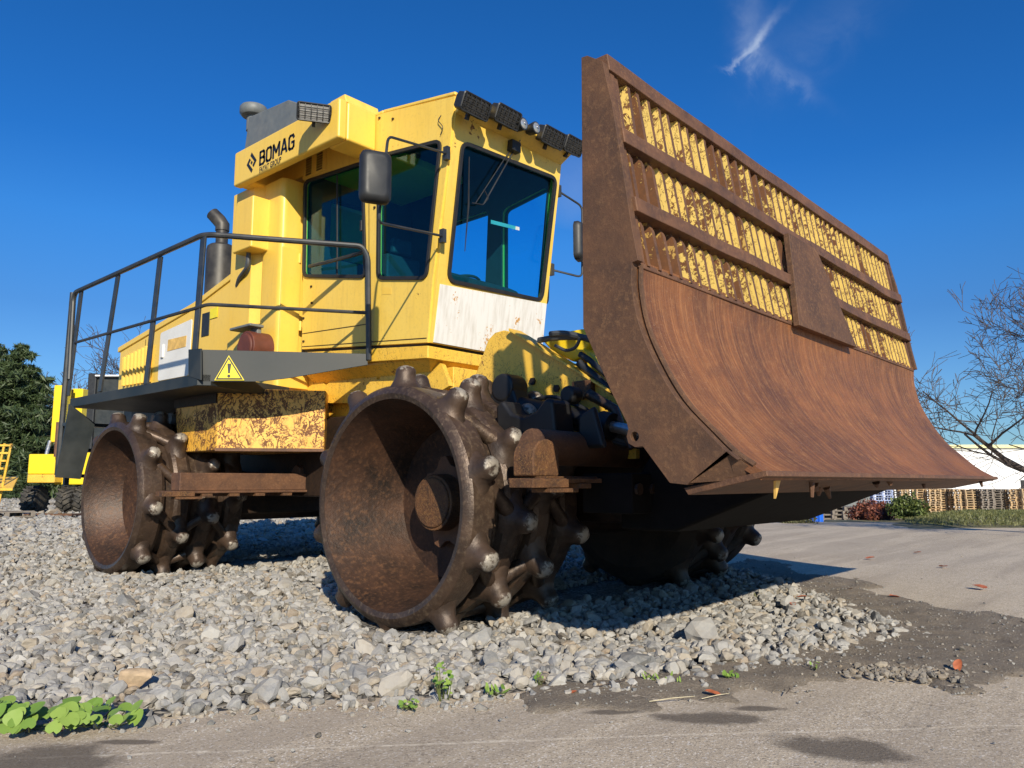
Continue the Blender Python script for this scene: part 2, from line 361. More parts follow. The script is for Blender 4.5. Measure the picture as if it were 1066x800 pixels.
def np_obj(name, V, F, mt, smooth=True, **k):
    me = bpy.data.meshes.new(name); V = np.asarray(V, dtype=np.float32); F = np.asarray(F, dtype=np.int32); n = F.shape[1]
    me.vertices.add(len(V)); me.vertices.foreach_set('co', V.ravel()); me.loops.add(F.size); me.loops.foreach_set('vertex_index', F.ravel())
    me.polygons.add(len(F)); me.polygons.foreach_set('loop_start', np.arange(0, F.size, n, dtype=np.int32))
    me.polygons.foreach_set('use_smooth', np.full(len(F), smooth)); me.update(calc_edges=True); me.materials.append(mt)
    o = bpy.data.objects.new(name, me); COL.objects.link(o); WP[o.name] = Vector((0, 0, 0)); return setp(o, **k)
def gridobj(name, X, Y, Z, mt, **k):
    h, w_ = X.shape; idx = np.arange(h*w_).reshape(h, w_)
    F = np.stack([idx[:-1, :-1], idx[:-1, 1:], idx[1:, 1:], idx[1:, :-1]], -1).reshape(-1, 4)
    return np_obj(name, np.stack([X, Y, Z], -1).reshape(-1, 3), F, mt, **k)

def groundf(t, co, b, geo):
    p = geo.outputs['Position']
    n1 = t.noise(p, .8, 7, .6); n2 = t.noise(p, 18, 8, .75); n3 = t.noise(p, 90, 4, .7); n4 = t.noise(p, 260, 2, .6)
    c = t.mix(t.ramp(n1, [(.3, 0), (.7, 1)]), (.50, .41, .30), (.63, .53, .40))
    c = t.mix(t.ramp(n2, [(.35, .0), (.7, .5)]), c, (.36, .295, .22))
    n5 = t.n('ShaderNodeTexVoronoi', {'Vector': p, 'Scale': 150.}).outputs['Color']; n5 = t.n('ShaderNodeSeparateColor', {'Color': n5}).outputs[0]
    c = t.mix(t.ramp(n3, [(.54, 0), (.66, .7)]), c, (.72, .63, .50)); c = t.mix(t.ramp(n4, [(.55, 0), (.66, .6)]), c, (.20, .165, .13)); c = t.mix(t.ramp(n5, [(.9, 0), (.92, .7)]), c, (.80, .74, .66)); c = t.mix(t.ramp(n5, [(.08, .6), (.1, 0)]), c, (.16, .13, .10))
    # tyre-worn bands along the yard road
    q = t.mapping(p, (.10, 1.15, 1), (0, 0, math.radians(12)))
    bnd = t.noise(q, 1.7, 5, .6, .3); c = t.mix(t.math('MULTIPLY', t.ramp(bnd, [(.46, 0), (.56, 1)]), .42), c, (.32, .265, .21))
    ck = t.noise(t.mapping(p, (1, 1, 1), (0, 0, .4)), .9, 9, .62, .5); c = t.mix(t.math('MULTIPLY', t.math('LESS_THAN', t.math('ABSOLUTE', t.math('SUBTRACT', ck, .47)), .0016), .55), c, (.13, .105, .08))
    jl = t.math('ADD', t.math('MULTIPLY', t.vdot(p, (Rv.x, Rv.y, 0)), -.10), t.vdot(p, (Dv.x, Dv.y, 0))); jl = t.math('ADD', jl, t.math('MULTIPLY', t.noise(p, 5, 3), .06)); c = t.mix(t.math('MULTIPLY', t.math('LESS_THAN', t.math('ABSOLUTE', t.math('SUBTRACT', jl, 2.86)), .009), t.ramp(n2, [(.4, 0), (.6, .7)])), c, (.78, .69, .55))
    # wet oily stains with outlines of their own
    nn = t.noise(p, 4.5, 9, .68)
    tot = None
    for (px, py, rx, ry, a) in STAINS:
        P = at(px, py, 'z', 0); c_, s_ = math.cos(a), math.sin(a)
        dx = t.math('SUBTRACT', t.vdot(p, (1, 0, 0)), P.x); dy = t.math('SUBTRACT', t.vdot(p, (0, 1, 0)), P.y)
        u = t.math('ADD', t.math('MULTIPLY', dx, c_/rx), t.math('MULTIPLY', dy, s_/rx)); v = t.math('ADD', t.math('MULTIPLY', dx, -s_/ry), t.math('MULTIPLY', dy, c_/ry))
        d = t.math('SQRT', t.math('ADD', t.math('MULTIPLY', u, u), t.math('MULTIPLY', v, v)))
        d = t.math('ADD', d, t.math('MULTIPLY', t.math('SUBTRACT', nn, .5), 1.9)); m_ = t.ramp(d, [(.62, 1), (1.05, 0)])
        tot = m_ if tot is None else t.math('MAXIMUM', tot, m_)
    c = t.mix(t.math('MULTIPLY', tot, .80), c, (.11, .09, .072))
    bump(t, b, t.math('ADD', t.math('MULTIPLY', n2, .6), t.math('MULTIPLY', n3, .5)), .55, .012)
    return c
aR = math.atan2(Rv.y, Rv.x)
STAINS = [(742, 748, .24, .09, aR), (880, 779, .24, .14, aR-.25), (40, 792, .34, .16, aR+.1), (135, 773, .12, .03, aR), (640, 742, .14, .04, aR+.1), (790, 738, .12, .04, aR)]
M['ground'] = mat('worn_asphalt', groundf, .9, 0, .25)
GP = [(-6, 9), (.1, 3.85), (.944, 3.339), (1.1, 3.23), (1.34, 3.06), (1.67, 2.88), (2.08, 2.56), (2.57, 2.15), (3.1, 1.83), (3.48, 1.74), (3.94, 1.6), (4.55, 1.46), (5.25, 1.46), (5.75, 1.85), (6.3, 2.35), (7.0, 2.95), (7.6, 3.6), (9.5, 8), (20, 38), (12, 46), (-20, 46), (-30, 15)]
angs = np.radians(np.arange(0, 361, 1.0)); rad = np.concatenate([[.01], np.geomspace(.4, 900, 260)])
RR, AA = np.meshgrid(rad, angs, indexing='ij'); X = RR*np.cos(AA); Y = RR*np.sin(AA)
Z = drop(X, Y)+.012*(noise2(X, Y, .9, 2)-.5)*(RR < 60)-.12*sstep(.45, .9, sdpoly(X, Y, GP))
gridobj('road', X, Y, Z, M['ground'], kind='structure')

def bedz(x, y):
    sd = sdpoly(x, y, GP)+.12*(noise2(x, y, 3.1, 5)-.5)
    dist = np.hypot(x, y)
    return np.where(sd > 0, .03*sstep(0, .2, sd)-.052*sstep(.35, .9, sd), -.06*sstep(0, .12, -sd))-.012 + .03*(noise2(x, y, .8, 1)-.5)*sstep(0, .8, sd)+.03*(noise2(x, y, 2.2, 4)-.5)*sstep(0, .5, sd)+drop(x, y), sd
def bedf(t, co, b, geo):
    p = geo.outputs['Position']; v = t.n('ShaderNodeTexVoronoi', {'Vector': p, 'Scale': 22.}); v2 = t.n('ShaderNodeTexVoronoi', {'Vector': p, 'Scale': 22.}, feature='DISTANCE_TO_EDGE')
    n = t.noise(p, 60, 6, .7)
    g = t.n('ShaderNodeSeparateColor', {'Color': v.outputs['Color']}).outputs[0]
    c = t.mix(g, (.14, .13, .12), (.34, .315, .28)); c = t.mix(t.math('MULTIPLY', n, .5), c, (.20, .18, .155))
    c = t.mix(t.ramp(v2.outputs[0], [(0, 1), (.12, 0)]), c, (.05, .045, .04))
    bump(t, b, t.math('ADD', t.math('MULTIPLY', v2.outputs[0], 2), g), 1, .03); return c
M['bed'] = mat('gravel_ground', bedf, .9)
def stonef(t, co, b, geo):
    a = t.n('ShaderNodeAttribute', attribute_name='tint').outputs['Color']; n = t.noise(co, 45, 6, .7); n2 = t.noise(co, 14, 4, .6)
    c = t.mix(t.ramp(n, [(.35, .0), (.75, .5)]), a, (.44, .41, .36)); c = t.mix(t.math('MULTIPLY', t.ramp(n2, [(.5, 0), (.7, 1)]), .35), c, (.28, .235, .18))
    bump(t, b, n, .5, .006); return c
M['stone'] = mat('crushed_stone', stonef, .88, 0, .3)
for nm, x0, x1, y0, y1, st in (('gravel_bed', -4, 12, -.5, 14, .07), ('far_gravel_bed', -30, 24, 14, 47, .35)):
    xs = np.arange(x0, x1, st); ys = np.arange(y0, y1+.01, st); X, Y = np.meshgrid(xs, ys, indexing='ij'); Z, sd = bedz(X, Y)
    gridobj(nm, X, Y, Z, M['bed'], kind='structure')

# verge of trampled dark dirt and grit
VP = [at(*p, 'z', 0).xy for p in [(560, 732), (620, 731), (700, 728), (820, 716), (960, 708), (1120, 700), (1300, 690), (1300, 660), (1120, 652), (1000, 634), (900, 610), (845, 596), (790, 585)]]+[Vector((6.5, 4)), Vector((3.4, 3))]
VPl = [tuple(q) for q in VP]
def vergez(x, y):
    sd = sdpoly(x, y, VPl)+.45*(noise2(x, y, 1.7, 8)-.5)+.34*(noise2(x, y, 6, 9)-.5)+.16*(noise2(x, y, 17, 2)-.5)
    return np.where(sd > 0, .010*sstep(0, .10, sd), -.05*sstep(0, .1, -sd))+.002+.022*(noise2(x, y, 7, 3)-.4)*sstep(0, .2, sd)+.012*(noise2(x, y, 23, 3)-.4)*sstep(0, .1, sd)-.12*sstep(.12, .5, sdpoly(x, y, GP)), sd
def dirtf(t, co, b, geo):
    p = geo.outputs['Position']; n = t.noise(p, 6, 8, .7); n2 = t.noise(p, 70, 6, .75); n3 = t.noise(p, 180, 3, .6)
    c = t.mix(n, (.13, .105, .08), (.31, .255, .195)); c = t.mix(t.ramp(n2, [(.50, 0), (.66, .8)]), c, (.33, .29, .235)); c = t.mix(t.ramp(n3, [(.56, 0), (.66, .7)]), c, (.34, .31, .27))
    bump(t, b, t.math('ADD', n2, t.math('MULTIPLY', n, 1.5)), .8, .015); return c
M['dirt'] = mat('dark_gritty_dirt', dirtf, .95, 0, .2)
xs = np.arange(1.0, 9.5, .035); ys = np.arange(-1.6, 4.5, .035); X, Y = np.meshgrid(xs, ys, indexing='ij'); Z, sd = vergez(X, Y)
gridobj('dirt_verge', X, Y, Z, M['dirt'], kind='structure')

# ---- stones
def icos(sub):
    bm = bmesh.new(); bmesh.ops.create_icosphere(bm, subdivisions=sub, radius=1); v = np.array([q.co[:] for q in bm.verts]); f = np.array([[q.index for q in p.verts] for p in bm.faces]); bm.free(); return v, f
def stone_shapes(sub, n):
    v, f = icos(sub); out = []
    for i in range(n):
        s = v.copy()
        for j in range(9):
            nn = rng.normal(size=3); nn /= np.linalg.norm(nn); d = rng.uniform(.32, .8); k = s@nn; s -= np.maximum(0, k-d)[:, None]*nn
        s *= rng.uniform(.85, 1.45, 3); s += rng.normal(scale=.04, size=s.shape); out.append(s)
    return out, f
def rots(n):
    q = rng.normal(size=(n, 4)); q /= np.linalg.norm(q, axis=1)[:, None]; a, b, c, d = q.T
    return np.stack([1-2*(c*c+d*d), 2*(b*c-a*d), 2*(b*d+a*c), 2*(b*c+a*d), 1-2*(b*b+d*d), 2*(c*d-a*b), 2*(b*d-a*c), 2*(c*d+a*b), 1-2*(b*b+c*c)], -1).reshape(-1, 3, 3)
PAL = np.array([(.31, .302, .29), (.37, .358, .335), (.24, .24, .24), (.145, .148, .15), (.32, .275, .215), (.37, .34, .295), (.27, .21, .15), (.10, .085, .068)])
PW = np.array([.22, .22, .16, .08, .13, .10, .06, .03]); PW = PW/PW.sum()
def stones(name, x, y, z, size, sub, mt, nsh=14, pal=PAL, pw=PW, **k):
    sh, f = stone_shapes(sub, nsh); n = len(x); R = rots(n); kind = rng.integers(0, nsh, n); base = np.array(sh)[kind]
    V = np.einsum('nij,nvj->nvi', R, base)*size[:, None, None]; V[:, :, 2] *= .85; V += np.stack([x, y, z], -1)[:, None, :]
    nv = V.shape[1]; F = (f[None]+(np.arange(n)*nv)[:, None, None]).reshape(-1, 3)
    o = np_obj(name, V.reshape(-1, 3), F, mt, smooth=False, **k)
    c = pal[rng.choice(len(pal), n, p=pw)]*rng.uniform(.8, 1.15, (n, 1)); c = np.concatenate([np.clip(c, 0, 1), np.ones((n, 1))], 1)
    at_ = o.data.attributes.new('tint', 'FLOAT_COLOR', 'POINT'); at_.data.foreach_set('color', np.repeat(c, nv, 0).astype(np.float32).ravel()); return o
def scatter(n, dmin, dmax, half=1.02):
    d = np.sqrt(rng.uniform(dmin**2, dmax**2, n)); r = d*rng.uniform(-half, half, n); return d*Dv.x+r*Rv.x, d*Dv.y+r*Rv.y, d
XX = []; 
for (dens, a, b_, sz, lift) in ((640, 2.2, 7, .0225, .004), (330, 7, 12, .0275, .006), (110, 12, 20, .040, .006), (30, 20, 40, .065, .01)):
    n = int(dens*1.02*(b_*b_-a*a)); x, y, d = scatter(n, a, b_)
    z, sd = bedz(x, y); keep = (sd > -.02+.16*(noise2(x, y, 5, 3)-.6)) | (rng.random(n) < .02*(sd > -.5)); keep &= (sd > -.9)
    # nothing through the wheels
    keep &= ~((x > 3.15) & (x < 7.5) & ((np.abs(y-3.95) < .35) | (np.abs(y-8.3) < .35)))
    x, y, z, d, sd = (q[keep] for q in (x, y, z, d, sd))
    s = sz*np.exp(rng.normal(0, .34, len(x)))*np.where(sd < -.03, .35, np.where(sd < .1, .8, 1))
    zz = np.where(sd > 0, z, drop(x, y))+s*.35+lift*rng.random(len(x))*2
    XX.append((x, y, zz, s))
near = [np.concatenate([q[i] for q in XX[:1]]) for i in range(4)]; far = [np.concatenate([q[i] for q in XX[1:]]) for i in range(4)]
stones('gravel', *near, 2, M['stone'], kind='stuff', label='pale grey crushed stone gravel under the compactor and in the foreground', cat='gravel')
stones('distant_gravel', *far, 1, M['stone'], kind='stuff', label='pale grey crushed stone gravel spreading back to the parked machines', cat='gravel')
# bigger loose stones near the front edge
n = 260; x, y, d = scatter(n*6, 2.4, 6); z, sd = bedz(x, y); k_ = (sd > .0) & (sd < 1.6); x, y, z = x[k_][:n], y[k_][:n], z[k_][:n]
stones('coarse_gravel', x, y, z+.014, rng.uniform(.028, .042, len(x)), 2, M['stone'], kind='stuff', label='larger angular stones lying among the gravel near the front edge', cat='gravel')
# grit over the verge and road edge
n = 60000; x, y, d = scatter(n, 1.7, 9.5); z, sd = vergez(x, y); zb, sb = bedz(x, y)
k_ = ((sd > -.05) & (rng.random(n) < .75) | (rng.random(n) < .018)) & (sb < .12); x, y, z = x[k_], y[k_], np.maximum(z[k_], 0); s = .0035*np.exp(rng.normal(0, .55, len(x)))
stones('grit', x, y, z+s*.3, s, 1, M['stone'], pal=PAL*.7, kind='stuff', label='fine grit scattered over the dark dirt beside the gravel', cat='grit')

# ---------------------------------------------------------------- the compactor
CX = 5.15
comp = empty('landfill_compactor', (CX, 6.0, 0), label='huge yellow landfill compactor with toothed steel wheels and rusty raised blade', cat='compactor')
P = comp
FW = (3.95, .76); RW = (8.25, .75); XW = 3.2
def wheel(name, x0, side, yc, zc, R, teeth_sub, seed, rear=False):
    """steel wheel, outer face at x0, body runs in direction side*X"""
    rd = random.Random(seed); ax = Vector((side, 0, 0)); o = Vector((x0, yc, zc)); Wd = 1.12
    rings = [(.0, .23), (.33, .50), (.60, .77), (.87, 1.06)]
    prof = []
    prof += [(R*.885, .0), (R*.93, -.012), (R*.97, .0), (R, .025), (R*1.005, .06)]
    gr = R*.90
    for i, (a, b) in enumerate(rings):
        top = R*(1.0 if i == 0 else .985)
        if i: prof += [(top*.975, a), (top, a+.03)]
        prof += [(top, b-.035), (top*.97, b), (gr, b+.02)]
        if i < 3: prof += [(gr*.99, (b+rings[i+1][0])/2), (gr, rings[i+1][0]-.015)]
    prof += [(gr*.9, Wd)]
    g = G(); g.lathe(prof+[(.1, Wd)], o, ax, 96)
    # strip the outer cap (open bowl)
    g.f = [f for f in g.f if len(f) < 60]; g.m = [0]*len(g.f)
    WM = M['wheel'] if side > 0 else M['wheel_shaded']
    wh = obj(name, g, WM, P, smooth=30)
    depth = .34 if rear else .60
    bw = G(); bw.lathe([(R*.885, .001), (R*.87, .05), (R*.84, .14), (R*.76, depth*.75), (R*.70, depth)] + ([(R*.35, depth*1.12), (0.001, depth*1.15)] if rear else [(R*.40, depth+.01), (.001, depth+.012)]), o, ax, 96, True)
    obj('bowl', bw, M['bowl'], wh, smooth=40)
    if not rear:
        h = G(); h.cyl(o+ax*(depth-.0), o+ax*(depth-.20), .20, .19, 40); h.cyl(o+ax*(depth-.20), o+ax*(depth-.215), .175, .165, 40)
        obj('hub', h, M['rust_bright'], wh, bevel=.01)
        fl = G(); pts = []
        for i in range(28):
            t = 2*math.pi*i/28; rr = .245+(.05 if (i//2) % 2 else 0); e = Vector((0, math.cos(t)*rr*.82, math.sin(t)*rr*1.1)); pts.append(o+ax*(depth-.03)+e)
        fl.prism(pts, ax*-.05); obj('hub_flange', fl, M['rust_bar'], wh, bevel=.006)
    cnt = 10
    allt = G(); wear = []
    for i, (a, b) in enumerate(rings):
        for k in range(cnt):
            ph = 2*math.pi*(k+(.5 if i % 2 else .0)+.10*i)/cnt+seed*.37
            xc = (a+b)/2+(.0 if i else -.01)
            # flared base growing into a blunt knob, as a squashed lathe along the radial direction
            rad_ = Vector((0, math.cos(ph), math.sin(ph))); tan = Vector((0, -math.sin(ph), math.cos(ph)))
            H = .152+rd.uniform(-.012, .012); prof_ = [(-.045, 3.0, 1.5), (-.01, 2.3, 1.35), (.012, 1.65, 1.2), (.035, 1.25, 1.1), (.062, 1.06, 1.02), (.090, 1.0, 1.0), (.112, .90, .90), (.128, .64, .64), (.137, .2, .2)]
            vs = []; n_ = 14; bend = rd.uniform(-.03, .03)
            for (h_, st, sx) in prof_:
                hh = h_*H/.137 if h_ > 0 else h_
                for j in range(n_):
                    q = 2*math.pi*j/n_; dn = 1+.16*noise.noise(Vector((i*3+k, j*.8, h_*20)))
                    vs.append(o+rad_*(R*.985+hh)+tan*(math.cos(q)*.071*st*dn+bend*hh*3)+ax*(xc+math.sin(q)*.072*sx*dn))
            m_ = len(prof_); fs = [(r_*n_+j, r_*n_+(j+1) % n_, (r_+1)*n_+(j+1) % n_, (r_+1)*n_+j) for r_ in range(m_-1) for j in range(n_)]+[[(m_-1)*n_+j for j in range(n_)]]
            wr = [min(1, max(0, (h_-.045)/.11)) for (h_, _, _) in prof_ for j in range(n_)]
            if teeth_sub:
                tg = G(); tg.add(vs, fs); to = obj('tooth', tg, M['tooth'], wh, smooth=60); aa = to.data.attributes.new('wear', 'FLOAT', 'POINT'); aa.data.foreach_set('value', wr)
            else: allt.add(vs, fs); wear += wr
            # raised web linking the tooth down across the groove to the next ring
            if i < 3:
                p2 = ph+math.pi/cnt+.1*2*math.pi/cnt
                wg = allt if not teeth_sub else web_g
                for s_ in range(6):
                    pass
    if not teeth_sub:
        to = obj('teeth', allt, M['tooth'], wh, smooth=60, kind='stuff'); aa = to.data.attributes.new('wear', 'FLOAT', 'POINT'); aa.data.foreach_set('value', wear)
    # webs
    wb = G()
    for i in range(3):
        for k in range(cnt):
            p1 = 2*math.pi*(k+(.5 if i % 2 else 0)+.10*i)/cnt+seed*.37; p2 = 2*math.pi*(k+(.5 if (i+1) % 2 else 0)+.10*(i+1)+(0 if i % 2 == 0 else 0))/cnt+seed*.37
            if p2-p1 > math.pi/cnt*1.6: p2 -= 2*math.pi/cnt
            x1 = (rings[i][0]+rings[i][1])/2; x2 = (rings[i+1][0]+rings[i+1][1])/2; pts = []
            for s_ in range(9):
                t = s_/8; pa = p1+(p2-p1)*t; pts.append(o+Vector((0, math.cos(pa), math.sin(pa)))*(R*.955)+ax*(x1+(x2-x1)*t))
            wb.tube(pts, [.062, .056, .050, .046, .044, .046, .050, .056, .062], 14)
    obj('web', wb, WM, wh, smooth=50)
    return wh
web_g = G()
wheel('wheel', XW, 1, FW[0], FW[1], .77, True, 1)
wheel('wheel', XW-.07, 1, RW[0], RW[1], .76, True, 2, rear=True)
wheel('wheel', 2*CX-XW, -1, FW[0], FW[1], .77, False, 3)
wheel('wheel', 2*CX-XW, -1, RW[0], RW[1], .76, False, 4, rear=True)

# ---- scraper bars
def scraper(yc, z, x0, x1, zt, m_):
    g = G(); g.bb((x0+.18, yc-.02, z+.02), (x1, yc+.16, zt)); g.bb((x0+.1, yc-.05, z-.005), (x1, yc+.18, z+.02))
    s = obj('scraper_bar', g, m_, P, bevel=.008)
    for cx_ in (.28, .55, .82, 1.12):
        f = G(); f.prism([(XW+cx_-.05, yc-.06, z-.035), (XW+cx_+.05, yc-.06, z-.035), (XW+cx_+.045, yc+.36, z-.035), (XW+cx_-.045, yc+.36, z-.035)], (0, 0, .028))
        obj('scraper_finger', f, M['rust_bright'], s, bevel=.003)
    e = G(); e.prism([(x0, yc-.08, z-.03), (x0+.30, yc-.08, z-.03), (x0+.33, yc+.12, z-.03), (x0+.02, yc+.10, z-.03)], (0, 0, .045)); e.prism([(x0+.12, yc-.1, z-.055), (x0+.36, yc-.1, z-.055), (x0+.36, yc+.05, z-.055), (x0+.14, yc+.05, z-.055)], (0, 0, .022))
    obj('end_plate', e, M['rust_bright'], s, bevel=.004); return s
s_ = scraper(6.95, .80, 3.05, 4.75, .985, M['rust_bar'])
g = G(); g.prism([(4.5, 6.93, .82), (4.5, 7.15, .82), (4.5, 7.12, 1.02), (4.5, 7.05, 1.08), (4.5, 6.98, 1.05)], (.28, 0, 0)); obj('bracket', g, M['rust_bar'], s_, bevel=.01)
s_ = scraper(2.62, .90, 3.0, 3.65, .93, M['rust_bright'])
g = G(); pts = [(3.26+.115*math.cos(a), 2.66, 1.03+.105*math.sin(a)) for a in np.linspace(math.pi, 0, 12)]; g.prism([(3.37, 2.66, .93), (3.15, 2.66, .93)]+pts, (0, .15, 0)); obj('bracket', g, M['rust_bright'], s_, bevel=.012)

# ---- chassis
g = G(); g.bb((4.55, 5.4, .75), (5.75, 10.6, 1.55)); g.bb((4.3, 7.9, .55), (6.0, 8.7, 1.0)); g.bb((4.35, 9.6, 1.0), (5.95, 10.9, 1.9)); g.cyl((4.2, RW[0], RW[1]), (6.1, RW[0], RW[1]), .28, .28, 24); obj('rear_frame', g, M['dark_steel'], P, bevel=.02)
g = G(); g.bb((4.45, 2.6, .62), (5.85, 5.2, 1.3)); g.cyl((4.2, FW[0], FW[1]), (6.1, FW[0], FW[1]), .30, .30, 24); g.bb((4.9, 5.1, .8), (5.4, 5.6, 1.5)); obj('front_frame', g, M['dark_steel'], P, bevel=.02)
# yellow chassis side with holes below the cab
pl = [at(*p, 'x', 4.62) for p in [(302, 408), (304, 392), (330, 378), (388, 370), (446, 368), (462, 380), (470, 402), (440, 420), (345, 420)]]
holes = []
for (px, py, r) in ((342, 392, .075), (355, 389, .022), (367.5, 387, .026), (409, 380, .03), (420, 378, .07), (396, 392, .03)):
    c = at(px, py, 'x', 4.62); holes.append([(-(c.y+r*math.cos(a)), c.z+r*1.2*math.sin(a)) for a in np.linspace(0, 2*math.pi, 17)[:-1]])
plate('chassis_plate', [(-q.y, q.z) for q in pl], holes, (4.62, 0, 0), (0, -1, 0), (0, 0, 1), .05, M['yellow_frame'], P)
g = G(); g.bb((4.70, 4.9, 1.5), (5.65, 7.2, 1.92)); obj('chassis_box', g, M['yellow_frame'], P, bevel=.01)
g = G(); q0 = at(446, 370, 'x', 4.47); g.prism([(4.47, 4.97, 1.99), (4.47, 6.9, 2.05), (4.72, 6.9, 1.86), (4.72, 5.2, 1.80)], (0, 0, -.02)); g.prism([(4.47, 4.97, 1.99), (4.72, 5.2, 1.80), (5.6, 5.2, 1.80), (5.82, 4.97, 1.99)], (0, 0, -.02)); obj('belly_panel', g, M['yellow_frame'], P)
# side tank
DIA = Vector((.788, -.616, 0)); A0 = Vector((3.2, 6.64, 0)); DN = Vector((DIA.y, -DIA.x, 0))
P1 = Vector((3.62, 7.05, 0)); P0 = Vector((3.62, 8.0, 0)); t_ = 0
P2 = atp(338, 450, P1, DN); P2 = Vector((P2.x, P2.y, 0))
back = Vector((.62, .75, 0))
def tankp(z, k): return [P0+Vector((0, -k*.16, 0))+Uv*z, P1+Uv*z, P2+Uv*z, P2+back*.9+Uv*z, P0+Vector((.9, 0, 0))+Uv*z]
g = G(); lo = tankp(1.20, 1); hi = tankp(1.80, 0); n = 5
g.add(lo+hi, [list(range(n))[::-1], list(range(n, 2*n))]+[(i, (i+1) % n, n+(i+1) % n, n+i) for i in range(n)]); tank = obj('side_tank', g, M['yellow_worn'], P, bevel=.012)
g = G(); e_ = .012
g.prism([P0+Vector((-e_, -.04, 1.66)), P1+Vector((-e_, .02, 1.66)), P1+Vector((-e_, .02, 1.79)), P0+Vector((-e_, -.01, 1.79))], (e_*.9, 0, 0)); obj('flange', g, M['dark_steel'], tank)
for i in range(6):
    g = G(); c = P1+(P2-P1)*(.07+.075*i)+Uv*1.76; g.cyl(c, c+DN*(-.02) if DN.dot(Vector((-1, -1, 0))) < 0 else c+DN*.02, .016, .016, 8); obj('bolt', g, M['dark_steel'], tank)
g = G(); q = [P1+Vector((-.008, .0, 1.195)), P2+Vector((-.008, -.008, 1.195))]; g.prism([q[0], q[1], q[1]+Uv*.03, q[0]+Uv*.03], Vector((-.007, -.01, 0))); obj('lower_lip', g, M['rust_bar'], tank)
g = G(); g.bb((4.5, 6.2, 1.0), (4.7, 6.45, 1.22)); obj('hose_clamp', g, M['yellow_frame'], P, bevel=.01)

# ---- platform, rails
PT = 1.865
g = G()
ky = at(382, 372, 'x', 4.4)
E0 = atp(384, 372, A0, DN); E0 = Vector((E0.x, E0.y, 0))
g.prism([Vector((3.2, 9.75, PT-.11)), A0+Uv*(PT-.11), A0+DIA*.12+Uv*(PT-.11), Vector((4.3, 6.9, PT-.11)), Vector((4.3, 9.75, PT-.11))], (0, 0, .105))
plat = obj('platform', g, M['platform'], P, bevel=.006)
g = G(); fr = lambda px, py: atp(px, py, A0, DN)
kp = [fr(206, 364), fr(382, 368.5), fr(383, 380), fr(300, 394), fr(270, 397.5), fr(208, 397.5)]
g.prism(kp, DN*(.012 if DN.x > 0 else -.012)); obj('kick_plate', g, M['platform'], plat, bevel=.003)
g = G(); g.prism([at(196, 364, 'x', 3.195), at(209, 363, 'x', 3.195), at(209, 396, 'x', 3.195), at(196, 392, 'x', 3.195)], (.014, 0, 0)); obj('corner_plate', g, M['platform'], plat, bevel=.003)
g = G(); g.prism([at(73, 421, 'y', 9.6), at(99, 441, 'y', 9.6), at(84, 499, 'y', 9.6), at(58, 497, 'y', 9.6)], (0, .03, 0)); obj('fender_plate', g, M['platform'], plat)
g = G()
for z in (.95, 1.25, 1.55): g.bb((3.2, 9.75, z), (3.65, 9.95, z+.04))
g.bb((3.2, 9.74, .85), (3.25, 9.80, 1.8)); obj('step', g, M['rail'], plat, bevel=.004)
# warning sign
T = [fr(224, 396), fr(254, 396), fr(238.5, 371)]
nrm = (DN if DN.dot(Dv) < 0 else -DN)
def tri(T, k, off, mt, name, parent):
    c = (T[0]+T[1]+T[2])/3; g = G(); g.prism([c+(q-c)*k+nrm*off for q in rounded(T, .02, 3)] if k < 0 else [c+(q-c)*k+nrm*off for q in T], nrm*.003); return obj(name, g, mt, parent)
sg = tri(T, 1.04, .010, M['sign_yellow'], 'warning_sign', P)
tri(T, .95, .0135, M['letter'], 'border', sg); tri(T, .78, .0175, M['sign_yellow'], 'field', sg)
c = (T[0]+T[1]+T[2])/3; ux = (T[1]-T[0]).normalized(); g = G()
g.prism([c+ux*a+Uv*b+nrm*.021 for a, b in ((-.008, -.012), (.008, -.012), (.017, .075), (-.017, .075))], nrm*.003); g.prism([c+ux*.014*math.cos(a)+Uv*(-.038+.014*math.sin(a))+nrm*.021 for a in np.linspace(0, 6.0, 10)], nrm*.003); obj('exclamation_mark', g, M['letter'], sg)
# rails
rail = G(); X3 = 3.215
pA = [at(68, 420, 'x', X3), at(76, 312, 'x', X3), at(81, 302, 'x', X3), at(205, 247.5, 'x', X3)]
top = smoothpath([at(72, 395, 'x', X3), at(77, 305, 'x', X3), at(213, 244, 'x', X3), fr(377, 256.5), fr(383, 268), fr(384, 375)], .12, 6)
railo = obj('handrail', rail.tube(top, .027, 10), M['rail'], P)
g = G(); g.tube(smoothpath([at(78, 357, 'x', X3), at(206, 320.5, 'x', X3), fr(216, 317), fr(383, 326)], .06), .017, 8); obj('mid_rail', g, M['rail'], railo)
for (a, b, c_, d_) in ((84, 302, 70, 412), (122, 287, 103, 408), (166, 268, 151, 400), (211, 247, 200, 390)):
    g = G(); p = at(a, b, 'x', X3); q = at(c_, d_, 'x', X3); ww = .046
    g.prism([p+Vector((0, ww, 0)), p-Vector((0, ww, 0)), q-Vector((0, ww, 0)), q+Vector((0, ww, 0))], (.02, 0, 0)); g.prism([p+Vector((0, ww, 0)), p+Vector((0, ww-.012, 0)), q+Vector((0, ww-.012, 0)), q+Vector((0, ww, 0))], (.045, 0, 0))
    obj('post', g, M['rail'], railo, bevel=.003)
g = G(); g.tube([at(76, 305, 'x', X3), at(60, 495, 'x', X3)], .034, 8); obj('post', g, M['rail'], railo)

